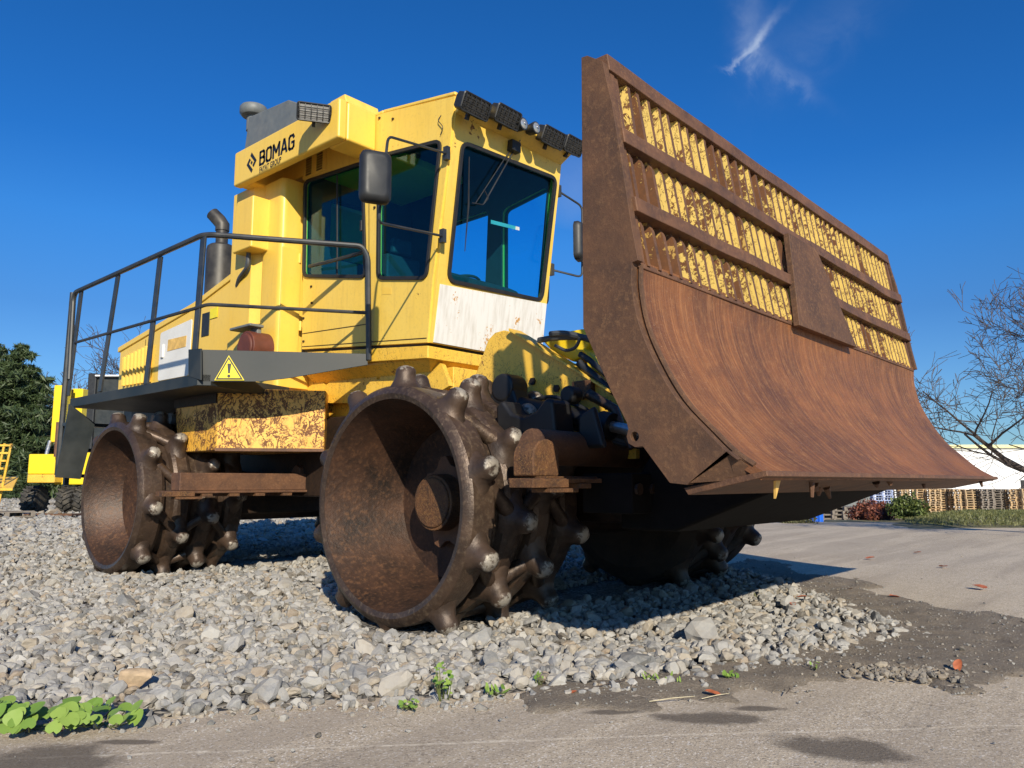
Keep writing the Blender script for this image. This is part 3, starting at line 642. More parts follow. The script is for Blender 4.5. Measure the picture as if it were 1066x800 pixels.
# ---- cab
CS = 4.45; CF = 5.88
fP = Vector((4.45, 4.64, 4.29)); fN = Vector((0, 1, (4.93-4.64)/(4.29-2.25))).normalized()
sidepx = lambda px, py: at(px, py, 'x', CS)
S2 = lambda q: (-q.y, q.z)
ftop = sidepx(475, 101); fmid = sidepx(470, 150); fw = sidepx(452, 291); fbot = sidepx(446.5, 357)
side_out = [S2(ftop), S2(fmid), S2(fw), S2(fbot), S2(sidepx(316, 364)), (-6.97, 4.49), (-5.64, 4.45)]
w1 = rounded([Vector(S2(sidepx(*p))).to_3d() for p in [(319.5, 190), (380, 170), (383, 289.5), (318, 288.5)]], .08)
w2 = rounded([Vector(S2(sidepx(*p))).to_3d() for p in [(396.5, 163.5), (461.5, 147), (446.5, 291), (395.5, 291)]], .08)
cab = plate('cab', side_out, [w1, w2], (CS, 0, 0), (0, -1, 0), (0, 0, 1), .04, M['yellow_cab'], P)
cf_out = [sidepx(475, 101), Vector((CF, 4.64, 4.26)), Vector((CF, 4.95, 2.10)), sidepx(446.5, 357)]
FU = Vector((1, 0, 0)); FV = Vector((0, -fN.z, fN.y)); 
if FV.z < 0: FV = -FV
FO = Vector((4.45, fP.y, fP.z))
def f2(q): q = Vector(q)-FO; return (q.dot(FU), q.dot(FV))
fpx = lambda px, py: atp(px, py, FO, fN)
far_e = [fpx(582, 166), fpx(565, 356)]
print('cab far edge', far_e, 'FO', FO, fpx(475, 101), fpx(446.5, 357))
CF = (far_e[0].x+far_e[1].x)/2
fo = [f2(fpx(475, 101)), f2((CF, fpx(475, 101).y, fpx(475, 101).z)), f2((CF, fpx(446.5, 357).y, fpx(446.5, 357).z)), f2(fpx(446.5, 357))]
fo[0] = (.0, fo[0][1]); fo[3] = (.0, fo[3][1])
wf = rounded([Vector(f2(fpx(*p))).to_3d() for p in [(479, 148), (577, 186), (562, 313.5), (464, 293)]], .09)
plate('front_panel', fo, [wf], FO, FU, FV, .04, M['yellow_cab'], cab)
# far side and rear panels with openings, dark lining
so_ = [(-4.66, 4.27), (-4.95, 2.1), (-6.97, 2.1), (-6.97, 4.45)]
fw1 = rounded([Vector((-q.y, q.z, 0)) for q in [at(*p, 'x', CF) for p in [(525, 219), (572, 195), (568, 318), (525, 306)]]], .08)
fw2 = rounded([Vector((-q.y, q.z, 0)) for q in [at(*p, 'x', CF) for p in [(466, 235), (511, 220), (508, 300), (464, 287)]]], .08)
plate('far_side_panel', so_, [fw1, fw2], (CF, 0, 0), (0, -1, 0), (0, 0, 1), .04, M['yellow_cab'], cab)
rw = rounded([Vector((q.x, q.z, 0)) for q in [at(*p, 'y', 6.95) for p in [(344, 208), (393, 222), (393, 281), (342, 269)]]], .06)
plate('rear_panel', [(4.47, 2.1), (CF-.02, 2.1), (CF-.02, 4.45), (4.47, 4.45)], [rw], (0, 6.95, 0), (1, 0, 0), (0, 0, 1), .04, M['interior'], cab)
for (xx) in (CS+.035, CF-.035):
    plate('lining', [(-4.74, 4.22), (-5.0, 2.14), (-6.92, 2.14), (-6.92, 4.38)], [w1, w2] if xx < 5 else [fw1, fw2], (xx, 0, 0), (0, -1, 0), (0, 0, 1), .02, M['interior'], cab)
g = G(); g.prism([(CS+.03, 4.68, 4.20), (CF-.03, 4.68, 4.20), (CF-.03, 6.92, 4.36), (CS+.03, 6.92, 4.36)], (0, 0, .02)); obj('headliner', g, M['interior'], cab)
g = G(); g.prism([(CS-.02, 4.635, 4.285), (CF+.02, 4.635, 4.285), (CF+.02, 5.64, 4.45), (CS-.02, 5.64, 4.45)], (0, 0, .035)); g.prism([(CS-.02, 5.64, 4.45), (CF+.02, 5.64, 4.45), (CF+.02, 6.97, 4.49), (CS-.02, 6.97, 4.49)], (0, 0, .035)); obj('roof', g, M['yellow_cab'], cab, bevel=.012)
# roof visor over the windscreen
g = G(); g.prism([(CS, 4.66, 4.30), (CS, 4.50, 4.27), (CS, 4.50, 4.20), (CS, 4.645, 4.12)], (CF-CS, 0, 0)); obj('visor', g, M['yellow_cab'], cab, bevel=.01)
g = G(); g.bb((CS+.02, 4.98, 2.10), (CF-.02, 6.93, 2.16)); obj('floor', g, M['interior'], cab)
# skirt below
g = G(); g.prism([(CS-.035, 4.93, 2.075), (CS-.035, 7.0, 2.245), (CS-.035, 7.0, 2.10), (CS-.035, 4.93, 1.965)], (.05, 0, 0)); g.prism([(CS-.03, 4.925, 2.075), (CF+.02, 4.925, 2.075), (CF+.02, 4.925, 1.965), (CS-.03, 4.925, 1.965)], (0, .05, 0)); obj('skirt', g, M['yellow_frame'], cab, bevel=.006)
g = G(); pw = [fpx(456, 296), fpx(567, 316.5), fpx(562, 372), fpx(449, 356.5)]; pw[1].x = min(pw[1].x, CF-.01); pw[2].x = min(pw[2].x, CF-.01); pw[2].z = pw[3].z
g.prism([q-fN*.022 if fN.y > 0 else q+fN*.022 for q in pw], (0, -.006, 0)); obj('white_panel', g, M['white_worn'], cab, bevel=.002)
# seams, door
g = G()
for a, b in (((316, 361.5), (446, 352.5)), ((386, 175), (386, 357)), ((316.5, 348), (384, 338))):
    p = sidepx(*a); q = sidepx(*b); dd = (q-p).normalized(); nn = Vector((0, -dd.z, dd.y))*.004; g.prism([p+nn+Vector((-.0215, 0, 0)), q+nn+Vector((-.0215, 0, 0)), q-nn+Vector((-.0215, 0, 0)), p-nn+Vector((-.0215, 0, 0))], (-.0015, 0, 0))
obj('door_seam', g, M['dark_steel'], cab)
for (px, py) in ((326, 299), (326.5, 316), (318, 332), (318, 356), (392, 217), (397, 124), (411, 125)):
    g = G(); c = sidepx(px, py); g.cyl(c+Vector((-.02, 0, 0)), c+Vector((-.032, 0, 0)), .014, .012, 8); obj('bolt', g, M['dark_steel'], cab)
for a_, b_ in ((315, 200), (314.5, 270), (315, 340)):
    g = G(); q = sidepx(a_, b_); g.cyl(q+Vector((-.03, 0, -.05)), q+Vector((-.03, 0, .05)), .016, .016, 8); obj('hinge', g, M['yellow_cab'], cab)
g = G(); q = sidepx(379, 236); g.box(q+Vector((-.03, 0, 0)), (.025, .03, .11)); obj('door_handle', g, M['black_matt'], cab, bevel=.006)
g = G(); q = sidepx(461, 352); g.prism([sidepx(400, 300)+Vector((-.0215, 0, 0)), sidepx(409, 300)+Vector((-.0215, 0, 0)), sidepx(409, 307)+Vector((-.0215, 0, 0)), sidepx(400, 307)+Vector((-.0215, 0, 0))], (-.001, 0, 0)); obj('sticker', g, M['yellow'], cab)
g = G(); g.tube(smoothpath([sidepx(461, 142)+Vector((-.03, 0, 0)), sidepx(465, 134)+Vector((-.04, 0, 0)), sidepx(459, 127)+Vector((-.04, 0, 0)), sidepx(461, 121)+Vector((-.02, 0, 0))], .03), .004, 5); obj('cable', g, M['black_matt'], cab)
g = G(); g.tube(smoothpath([fpx(538, 147)-Vector((0, .05, 0)), fpx(534, 152)-Vector((0, .07, 0)), fpx(531, 158)-Vector((0, .04, 0))], .02), .006, 5); obj('cable', g, M['black_matt'], cab)
# windows: pane (part) > seal
def window(loop, O, U, Vv, out, name='window'):
    U = Vector(U); Vv = Vector(Vv); O = Vector(O); P3 = [O+U*q[0]+Vv*q[1] for q in loop]; out = Vector(out)
    g = G(); g.prism([q-out*.01 for q in P3], out*.004); w_ = obj(name, g, M['glass'], P)
    c = sum(P3, Vector())/len(P3); inner = []; 
    lp = [Vector((q[0], q[1])) for q in loop]; cc = sum(lp, Vector((0, 0)))/len(lp)
    inn = []; outl = []
    n_ = len(lp)
    for i in range(n_):
        tt = (lp[(i+1) % n_]-lp[i-1]).normalized(); nn = Vector((tt.y, -tt.x))
        if nn.dot(lp[i]-cc) < 0: nn = -nn
        inn.append(lp[i]-nn*.022); outl.append(lp[i]+nn*.012)
    plate('seal', outl, [inn], O+out*.024, U, Vv, .03, M['rubber'], w_, bevel=.004); return w_
wa = window(w1, (CS, 0, 0), (0, -1, 0), (0, 0, 1), (-1, 0, 0)); window(w2, (CS, 0, 0), (0, -1, 0), (0, 0, 1), (-1, 0, 0))
window(wf, FO, FU, FV, -fN if fN.y > 0 else fN, 'windscreen')
window(fw1, (CF, 0, 0), (0, -1, 0), (0, 0, 1), (1, 0, 0)); window(fw2, (CF, 0, 0), (0, -1, 0), (0, 0, 1), (1, 0, 0)); window(rw, (0, 6.95, 0), (1, 0, 0), (0, 0, 1), (0, 1, 0))
g = G(); g.tube([sidepx(352, 183)+Vector((-.012, 0, 0)), sidepx(352, 288)+Vector((-.012, 0, 0))], .009, 6); obj('slider_bar', g, M['rubber'], wa)
# interior: seat, steering column, console
g = G(); g.bb((4.95, 5.75, 2.55), (5.45, 6.25, 2.68)); g.bb((4.97, 6.2, 2.65), (5.43, 6.33, 3.3)); g.bb((5.07, 6.22, 3.32), (5.33, 6.3, 3.5)); g.bb((5.05, 5.85, 2.16), (5.35, 6.15, 2.55)); obj('seat', g, M['interior'], P, bevel=.03)
g = G(); g.tube([(5.2, 5.1, 2.2), (5.2, 5.3, 2.8)], .04, 8); ring = [(5.2+.19*math.cos(a), 5.32+.17*math.sin(a), 2.84-.05*math.sin(a)) for a in np.linspace(0, 2*math.pi, 25)]; g.tube(ring, .014, 6); obj('steering_wheel', g, M['interior'], P)
g = G(); q = [at(*p, 'x', 5.4) for p in [(511, 229), (540, 236.5), (540, 240), (511, 233)]]; g.prism(q, (.01, 0, 0)); obj('sun_strip', g, M['white_panel'], P)
g = G(); g.prism([(4.6, 5.0, 2.2), (4.6, 5.25, 2.2), (4.6, 5.12, 2.86), (4.6, 5.0, 2.8)], (1.1, 0, 0)); g.bb((4.55, 5.6, 2.2), (4.8, 6.4, 2.75)); obj('dashboard', g, M['interior'], P, bevel=.02)
# wipers
def wn(q, o=.045): return q-(fN if fN.y > 0 else -fN)*o
g = G(); a = wn(fpx(531, 158)); b = wn(fpx(500, 213)); g.tube([a, b], .007, 6); g.tube([wn(fpx(527, 158)), wn(fpx(491, 213))], .005, 6); g.box(wn(fpx(531, 154), .05), (.12, .07, .10))
g.tube(smoothpath([wn(fpx(500, 198)), wn(fpx(505, 207)), wn(fpx(499, 214)), wn(fpx(488, 212))], .02), .006, 6)
wp = obj('wiper', g, M['black_matt'], P); g = G(); g.tube([wn(fpx(486, 164), .03), wn(fpx(485, 215), .034), wn(fpx(481.5, 262), .03)], [.004, .009, .004], 6); obj('wiper_blade', g, M['black_matt'], wp)
# mirrors
def mirror(loop, pos, w_, h_, yaw):
    g = G(); g.tube(smoothpath(loop, .06, 5), .011, 8); g.box(loop[0], (.04, .05, .12)); g.box(loop[-1], (.04, .05, .12)); m_ = obj('mirror', g, M['rail'], P)
    Rm = Matrix.Rotation(yaw, 3, 'Z'); g = G(); prof = [(0, 1), (.04, 1), (.075, .72), (.085, .3)]; out = [Vector((x, 0, z)) for x, z in ((-w_/2, -h_/2), (w_/2, -h_/2), (w_/2, h_/2), (-w_/2, h_/2))]; out = rounded(out, .06, 4); n_ = len(out); vs = []
    for d_, k in prof: vs += [pos+Rm @ Vector((q.x*(1-(1-k)*.6), -d_, q.z*(1-(1-k)*.35))) for q in out]
    fs = [(r_*n_+j, r_*n_+(j+1) % n_, (r_+1)*n_+(j+1) % n_, (r_+1)*n_+j) for r_ in range(3) for j in range(n_)]+[list(range(n_))[::-1], [3*n_+j for j in range(n_)]]
    g.add(vs, fs); obj('mirror_housing', g, M['black_matt'], m_, smooth=50)
    g = G(); g.prism([pos+Rm @ Vector((q.x*.9, .004, q.z*.92)) for q in out], Rm @ Vector((0, .003, 0))); obj('mirror_glass', g, M['chrome'], m_)
ml = at(465, 160, 'x', 4.40); mz = at(461, 246, 'x', 4.40)
arm_top = Vector((4.12, 4.50, at(405, 142, 'x', 4.12).z)); 
A1 = at(404, 142, 'y', 4.45); A2 = at(394, 232, 'y', 4.45)
mirror([ml, A1, A2, mz], at(390, 186, 'y', 4.42), .235, .40, math.radians(-25))
mr1 = Vector((CF+.02, 4.7, at(583, 200, 'y', 4.7).z)); mr2 = Vector((CF+.02, 4.8, at(577, 282, 'y', 4.8).z))
mirror([mr1, at(606, 215, 'y', 4.6), at(606, 289, 'y', 4.6), mr2], at(600, 252, 'y', 4.56), .20, .40, math.radians(20))
# work lights
def worklight(c, yaw, pitch, w_, h_, d_, lensm, rot=0):
    Rm = Matrix.Rotation(yaw, 3, 'Z') @ Matrix.Rotation(pitch, 3, 'X') @ Matrix.Rotation(rot, 3, 'Y'); T_ = lambda q: c+Rm @ Vector(q)
    g = G(); o_ = rounded([(-w_/2, 0, -h_/2), (w_/2, 0, -h_/2), (w_/2, 0, h_/2), (-w_/2, 0, h_/2)], .02, 3); n_ = len(o_); vs = [T_(q) for q in o_]+[T_((q.x, d_*.55, q.z)) for q in o_]+[T_((q.x*.8, d_, q.z*.7)) for q in o_]
    fs = [(r_*n_+j, r_*n_+(j+1) % n_, (r_+1)*n_+(j+1) % n_, (r_+1)*n_+j) for r_ in range(2) for j in range(n_)]+[[2*n_+j for j in range(n_)], list(range(n_))[::-1]]
    g.add(vs, fs); g.box(T_((0, d_*.5, -h_*.62)), (.03, .03, h_*.4), Rm); wl = obj('work_light', g, M['black_matt'], P)
    g = G(); g.prism([T_((q.x*.9, -.004, q.z*.86)) for q in o_], Rm @ Vector((0, -.004, 0))); obj('lens', g, lensm, wl)
    g = G()
    for i in range(6): x = -w_*.45+w_*.9*i/5; g.tube([T_((x, -.008, -h_/2)), T_((x, -.028, -h_*.3)), T_((x, -.028, h_*.3)), T_((x, -.008, h_/2))], .0045, 5)
    for z in (-.25, .0, .25): g.tube([T_((-w_/2, -.022, z*h_)), T_((w_/2, -.022, z*h_))], .0045, 5)
    g.tube([T_((q.x*1.0, -.01, q.z*1.0)) for q in o_+[o_[0]]], .01, 5)
    obj('guard', g, M['black_matt'], wl)
for px, py, w_ in ((495, 111, .325), (528.5, 122, .305), (575.5, 143.5, .31), (597, 152, .26)):
    worklight(at(px, py, 'y', 4.43), math.radians(0), math.radians(24), w_, .15, .13, M['lens_dark'])
for px, py in ((545.5, 129), (558.5, 133)):
    c = at(px, py, 'y', 4.40); g = G(); g.lathe([(.02, .13), (.05, .09), (.058, .02), (.058, 0), (.048, -.002)], c, (0, 1, 0), 20); wl = obj('round_light', g, M['black_matt'], P); g = G(); g.lathe([(.047, -.003), (.03, -.012), (.001, -.016)], c, (0, 1, 0), 20); obj('lens', g, M['lens'], wl)
    g = G(); g.lathe([(.016, -.017), (.012, -.022), (.001, -.023)], c, (0, 1, 0), 12); obj('bulb', g, M['chrome'], wl)

# ---- roof intake beam with lettering
BX = 3.98
bz0, bz1 = 4.09, 4.475
g = G(); bp = [at(244, 163, 'x', BX), at(244, 195, 'x', BX), at(352, 145, 'x', BX), at(357, 102, 'x', BX)]
y0 = bp[0].y; y1 = bp[2].y; print('beam', bp)
g.prism([(BX, y0, 4.49), (BX, y0, 4.10), (BX, 5.72, 4.075), (BX, 5.72, 4.47)], (.10, 0, 0)); g.bb((BX+.101, 5.723, 4.08), (4.424, 6.02, 4.467)); g.bb((BX+.101, 6.022, 4.40), (4.42, y0, 4.465)); g.bb((BX+.101, 7.40, 4.11), (4.6, y0, 4.40)); beam = obj('roof_beam', g, M['yellow'], P, bevel=.025)
g = G(); g.prism([(BX+.1, 6.15, 4.47), (BX+.1, 5.75, 4.47), (BX+.1, 5.78, 4.56), (BX+.1, 6.0, 4.56)], (.4, 0, 0)); obj('lamp_hood', g, M['yellow_cab'], beam, bevel=.01)
g = G(); g.bb((BX+.47, 5.9, 4.2), (BX+1.8, y0, 4.5)); obj('roof_box', g, M['yellow'], beam, bevel=.02)
sc = (bz1-bz0)
def beamtext(body, px, py, size, bold, nm, shear=0):
    O = at(px, py, 'x', BX-.0015); return text(nm, body, O, (0, -1, 0), (0, 0, 1), size, M['letter'], beam, shear, bold)
O1 = at(270.5, 170.8, 'x', BX-.0015); O1e = at(305.5, 156, 'x', BX-.0015)
STR = {'B': [[(0, 0), (0, 1), (.38, 1), (.5, .88), (.5, .64), (.38, .53), (0, .53)], [(.38, .53), (.54, .42), (.54, .12), (.4, 0), (0, 0)]],
       'O': [[(.12, 0), (0, .13), (0, .87), (.12, 1), (.42, 1), (.54, .87), (.54, .13), (.42, 0), (.12, 0)]],
       'M': [[(0, 0), (0, 1), (.35, .35), (.7, 1), (.7, 0)]], 'A': [[(0, 0), (.27, 1), (.33, 1), (.6, 0)], [(.1, .27), (.5, .27)]],
       'G': [[(.54, .80), (.42, 1), (.12, 1), (0, .87), (0, .13), (.12, 0), (.42, 0), (.54, .12), (.54, .48), (.30, .48)]]}
g = G(); cap = at(270.5, 160.6, 'x', BX-.0015).z; h_ = .140; wtot = sum({'M': .7, 'A': .6}.get(c_, .54) for c_ in 'BOMAG')+4*.27; ku = abs(O1.y-O1e.y)/wtot; u_ = 0; sw = .017
zb_ = (at(270.5, 171, 'x', BX-.0015).z+at(305.5, 156.5, 'x', BX-.0015).z)/2
for li, c_ in enumerate('BOMAG'):
    for pl_ in STR[c_]:
        P_ = [(O1.y-(u_+a_)*ku, zb_+.008+b_*h_) for a_, b_ in pl_]
        for (ya, za), (yb, zb2) in zip(P_[:-1], P_[1:]):
            d2 = Vector((yb-ya, zb2-za)); l2 = d2.length; d2 /= l2; nx_ = Vector((-d2.y, d2.x))*sw*(1.0 if abs(d2.y) > .5 else .8); e2_ = d2*sw*.55; xo = BX-.0012-.0002*(li % 2)
            qs = [(ya-e2_.x+nx_.x, za-e2_.y+nx_.y), (yb+e2_.x+nx_.x, zb2+e2_.y+nx_.y), (yb+e2_.x-nx_.x, zb2+e2_.y-nx_.y), (ya-e2_.x-nx_.x, za-e2_.y-nx_.y)]
            g.add([(xo, a_, b_) for a_, b_ in qs], [(0, 1, 2, 3)])
    u_ += {'M': .7, 'A': .6}.get(c_, .54)+.27
obj('lettering', g, M['letter'], beam, fix=False, smooth=0)
O2 = at(270, 180.5, 'x', BX-.0015); t2 = beamtext('FAYAT GROUP', 270, 180.3, .085, .001, 'small_lettering'); O2e = at(292.5, 170.5, 'x', BX-.0015); t2.scale.y = abs(O2.y-O2e.y)/t2.dimensions.y
for t_o, Os, Oe in ((t2, O2, O2e),): WPp = WP[t_o.name]; t_o.location.y = (Os.y+Oe.y)/2-WP[beam.name].y
# diamond mark: two angular brackets round a small square
mc = at(262, 169.5, 'x', BX-.0015); g = G(); k = .115
def q3(a, b): return Vector((BX-.0015, mc.y-a, mc.z+b))
g.prism([q3(-.005, k), q3(.10, 0), q3(.045, -.06), q3(.02, -.035), q3(.055, 0), q3(-.03, .085)], (-.002, 0, 0)); g.prism([q3(.005, -k), q3(-.10, 0), q3(-.045, .06), q3(-.02, .035), q3(-.055, 0), q3(.03, -.085)], (-.002, 0, 0)); g.prism([q3(0, .022), q3(.022, 0), q3(0, -.022), q3(-.022, 0)], (-.002, 0, 0))
obj('emblem', g, M['letter'], beam)
worklight(at(327, 117.5, 'x', 3.85), math.radians(-32), math.radians(22), .30, .155, .13, M['lens'], math.radians(0))
# grey box and round cap on the roof
g = G(); pts = [at(*p, 'x', 4.25) for p in [(254, 158), (259, 122), (300, 104), (312, 108), (312, 128)]]; g.prism([(4.25, q.y, q.z) for q in pts[:4]]+[(4.25, pts[3].y, 4.4), (4.25, pts[0].y, 4.4)], (.95, 0, 0)); obj('intake_box', g, M['grey_box'], P, bevel=.012)
c = at(264, 121, 'x', 4.55); g = G(); g.lathe([(.08, -.2), (.08, -.02), (.14, -.01), (.165, .02), (.165, .09), (.15, .11), (.001, .13)], c, (0, 0, 1), 28); obj('intake_cap', g, M['grey_box'], P, smooth=40)
# ---- engine housing
g = G(); g.prism([(4.15, 7.95, 1.87), (4.15, 7.50, 1.87), (4.24, 7.38, 1.87), (5.75, 7.38, 1.87), (5.75, 7.95, 1.87)], (0, 0, 2.26)); obj('rear_column', g, M['yellow'], P, bevel=.012)
g = G(); g.prism(rounded([(4.20, 7.40, 1.87), (4.20, 7.0, 1.87), (4.62, 7.0, 1.87), (4.62, 7.40, 1.87)], .07, 5), (0, 0, 2.24)); colb = obj('front_column', g, M['yellow'], P, bevel=.006)
g = G(); g.bb((4.215, 6.985, 2.05), (4.44, 7.0, 3.35)); obj('cover', g, M['yellow'], colb, bevel=.004)
g = G()
for i in range(9):
    for j in (0, 1): c = at(322+j*8, 164+i*1.9-j*3, 'x', 4.425); g.box(c, (.012, .11, .012))
g2 = G(); c = at(328, 170, 'x', 4.43); g2.box(c, (.02, .42, .27)); vf = obj('vent', g2, M['yellow_cab'], cab, bevel=.004)
g = G()
for r_ in range(2):
    for i in range(8): g.box(c+Vector((-.012, .10-.20*r_, -.10+i*.028)), (.008, .10, .014))
obj('vent_slots', g, M['dark_steel'], cab)
g = G(); q = [at(*p, 'x', 4.0) for p in [(246, 217), (262, 213), (268, 262), (243, 262)]]; g.prism([(4.0, q[0].y, 3.92), (4.0, q[1].y-.02, 3.92), (4.0, q[1].y-.02, 3.35), (4.0, q[0].y+.05, 3.35), (4.0, q[0].y+.05, 3.62)], (.25, 0, 0)); lb = obj('filter_housing', g, M['yellow'], P, bevel=.02)
g = G(); g.tube(smoothpath([at(259, 262, 'x', 4.1), at(258, 278, 'x', 4.1), at(249, 290, 'x', 4.13), at(247, 298, 'x', 4.16)], .06), .024, 10); obj('drain_pipe', g, M['hose'], lb)
# hood
HX = 4.2; hp = [(7.9, 3.24), (8.89, 3.02), (10.1, 2.86), (11.05, 2.73), (11.05, 1.87), (7.9, 1.87)]
g = G(); g.prism([(HX, a, b) for a, b in hp], (1.75, 0, 0)); hood = obj('engine_hood', g, M['yellow'], P, bevel=.05)
g = G(); g.prism([(HX-.02, a, b+.015) for a, b in hp[:4]]+[(HX-.02, a, b-.055) for a, b in hp[:4][::-1]], (.05, 0, 0)); obj('hood_trim', g, M['yellow'], hood, bevel=.008)
q = [at(*p, 'x', HX-.012) for p in [(200, 332), (196, 391), (164, 397), (167, 347)]]; g = G(); g.prism(rounded(q, .04, 3), (.01, 0, 0)); wpn = obj('white_side_panel', g, M['white_panel'], P, bevel=.003, label='white side panel')
q = [at(*p, 'x', HX-.0165) for p in [(175, 354), (194, 349.5), (193, 361), (174, 366)]]; g = G(); g.prism(q, (.003, 0, 0)); obj('ochre_label', g, M['cream_trim'], wpn)
g = G(); q = at(169, 366, 'x', HX-.02); g.box(q, (.03, .07, .17)); obj('latch', g, M['white_panel'], wpn, bevel=.01)
for i in range(8):
    x = 130+i*3.8; g = G(); a = at(x, 372-i*1.9, 'x', HX-.02); b = at(x-1.5, 402-i*.6, 'x', HX-.02); g.tube([a, b], .028, 6); obj('louvre', g, M['yellow'], hood)
for x_ in (8.75, 9.98, 10.2):
    g = G(); g.bb((HX-.004, x_-.004, 1.9), (HX+.01, x_+.004, 3.24-(x_-7.9)*.16-.12)); obj('panel_seam', g, M['dark_steel'], hood)
g = G(); q = at(214, 338, 'x', HX-.004); g.box(q, (.01, .18, .28)); obj('latch_plate', g, M['black_matt'], hood, bevel=.01)
q = at(219, 327, 'x', HX-.01); q.y += .0; g = G(); g.box((HX-.008, at(217, 330, 'x', HX).y-.14, q.z), (.006, .17, .12)); obj('sticker', g, M['sign_yellow'], hood)
g = G(); g.bb((HX+.05, 7.92, 3.15), (HX+1.6, 8.05, 3.26)); obj('hood_seal', g, M['rubber'], hood)
# filler: red-brown drum and bracket at platform
c = at(258, 362, 'x', 4.0); g = G(); g.cyl(c+Vector((-.03, 0, 0)), c+Vector((.22, 0, 0)), .17, .17, 28); g.cyl(c+Vector((-.05, 0, 0)), c+Vector((-.03, 0, 0)), .13, .15, 28); obj('filler_drum', g, M['ochre_rust'], P, bevel=.01)
g = G(); q = at(252, 341, 'x', 3.98); g.box(q+Vector((.05, 0, 0)), (.16, .42, .03)); g.box(q+Vector((.1, -.1, -.05)), (.05, .15, .12)); obj('bracket', g, M['grey_box'], P, bevel=.01)
# muffler
g = G(); MB = Vector((4.9, 9.66, 0)); g.lathe([(.19, 2.8), (.19, 4.0), (.18, 4.05), (.15, 4.075), (.09, 4.09), (.08, 4.11), (.08, 4.36), (.085, 4.38)], MB, (0, 0, 1), 32); mf = obj('muffler', g, M['muffler'], P, smooth=30)
g = G(); g.tube([MB+Vector((0, 0, 4.28)), MB+Vector((.0, .0, 4.36)), MB+Vector((-.03, .04, 4.43)), MB+Vector((-.09, .12, 4.53))], [.092, .095, .095, .09], 14); obj('exhaust_outlet', g, M['muffler'], mf)
# grab bar at the door, small pipes
g = G(); g.tube([at(322, 277.5, 'x', 4.38), at(345, 272, 'x', 4.34), at(378, 263, 'x', 4.36)], .018, 6); obj('grab_bar', g, M['rail'], P)

# ---- front frame: yellow arms
for xx in (4.2, 6.05):
    pts = [at(*p, 'x', 4.2) for p in [(488, 415), (497, 385), (508, 354), (515, 346.5), (524, 344), (534, 346), (575, 371), (640, 411), (662, 440), (662, 478), (488, 478)]]
    g = G(); g.prism([(xx, q.y, q.z) for q in pts], (.05, 0, 0)); ob = obj('lift_frame', g, M['yellow_frame'], P, bevel=.008)
    g = G(); a = pts[5]; b = pts[7]
    g.prism([(xx-.05, a.y, a.z+.003), (xx-.05, b.y, b.z+.003), (xx+.09, b.y, b.z+.003), (xx+.09, a.y, a.z+.003)], (0, 0, .02)); obj('flange', g, M['yellow_frame'], ob, bevel=.003)
g = G(); g.bb((4.26, 3.3, 1.3), (6.04, 3.9, 1.75)); obj('cross_member', g, M['yellow_frame'], P, bevel=.02)
# lift cylinders and greasy black castings
for xx in (3.98, 6.3):
    g = G(); g.cyl((xx-.09, 3.58, 1.55), (xx+.09, 3.58, 1.55), .10, .10, 24); g.prism([(xx-.08, 3.68, 1.55), (xx-.08, 3.49, 1.55), (xx-.08, 3.30, 1.1), (xx-.08, 3.85, 1.1)], (.16, 0, 0)); cl_ = obj('lift_bracket', g, M['black'], P, bevel=.02)
    g = G(); g.cyl((xx, 3.5, 1.42), (xx, 2.75, 1.25), .07, .07, 20); g.cyl((xx, 2.80, 1.262), (xx, 2.72, 1.243), .085, .085, 20); obj('lift_cylinder', g, M['black'], cl_)
    g = G(); g.cyl((xx, 2.72, 1.243), (xx, 2.2, 1.12), .035, .035, 16); obj('cylinder_rod', g, M['chrome'], cl_)
g = G(); g.prism([(3.66, 3.42, 1.40), (3.66, 3.36, 1.43), (3.66, 3.28, 1.34), (3.66, 3.18, 1.31), (3.66, 3.08, 1.34), (3.66, 3.0, 1.42), (3.66, 2.94, 1.40), (3.66, 2.90, 1.08), (3.66, 3.4, 1.08)], (.2, 0, 0)); g.cyl((3.9, 3.02, 1.46), (4.02, 3.02, 1.46), .06, .06, 16); g.prism([(3.75, 2.82, 1.30), (3.75, 2.70, 1.36), (3.75, 2.62, 1.10), (3.75, 2.82, 1.1)], (.05, 0, 0)); obj('pivot_casting', g, M['black'], P, bevel=.025)
g = G(); g.tube([(4.05, 2.95, 1.47), (4.05, 2.75, 1.36), (4.0, 2.6, 1.1)], [.035, .03, .015], 12); obj('grease_fitting', g, M['wheel'], P)
# cross tube, push frame
g = G(); g.cyl((3.36, 2.85, 1.10), (7.0, 2.85, 1.10), .105, .105, 28); obj('cross_tube', g, M['rust_bar'], P)
g = G(); g.bb((3.7, 2.40, .72), (6.6, 2.75, .95)); obj('push_beam', g, M['shade_black'], P, bevel=.01)
for i in range(7):
    g = G(); g.cyl((3.75+i*.16, 2.38, .86), (3.75+i*.16, 2.40, .86), .035, .035, 8); obj('bolt', g, M['dark_steel'], P)
for k in range(5):   # hydraulic lines along the arm
    y0_ = 3.75-.03*k; g = G(); g.tube(smoothpath([(4.14-.035*k, y0_, 1.42-.03*k), (4.10-.03*k, 3.3, 1.50-.05*k), (4.06-.03*k, 2.95, 1.36-.03*k), (4.08, 2.7, 1.20-.02*k), (4.15, 2.45, 1.12)], .15), .016, 8); obj('hydraulic_hose', g, M['hose' if k % 2 else 'black_matt'], P)
for k in range(4):
    g = G(); g.cyl((4.185, 3.55-.22*k, 1.62-.07*k), (4.20, 3.55-.22*k, 1.62-.07*k), .028, .028, 6); obj('bolt', g, M['dark_steel'], P)
g = G(); g.box((4.17, 3.08, 1.52), (.06, .16, .12)); obj('junction_block', g, M['rust_bright'], P, bevel=.01)
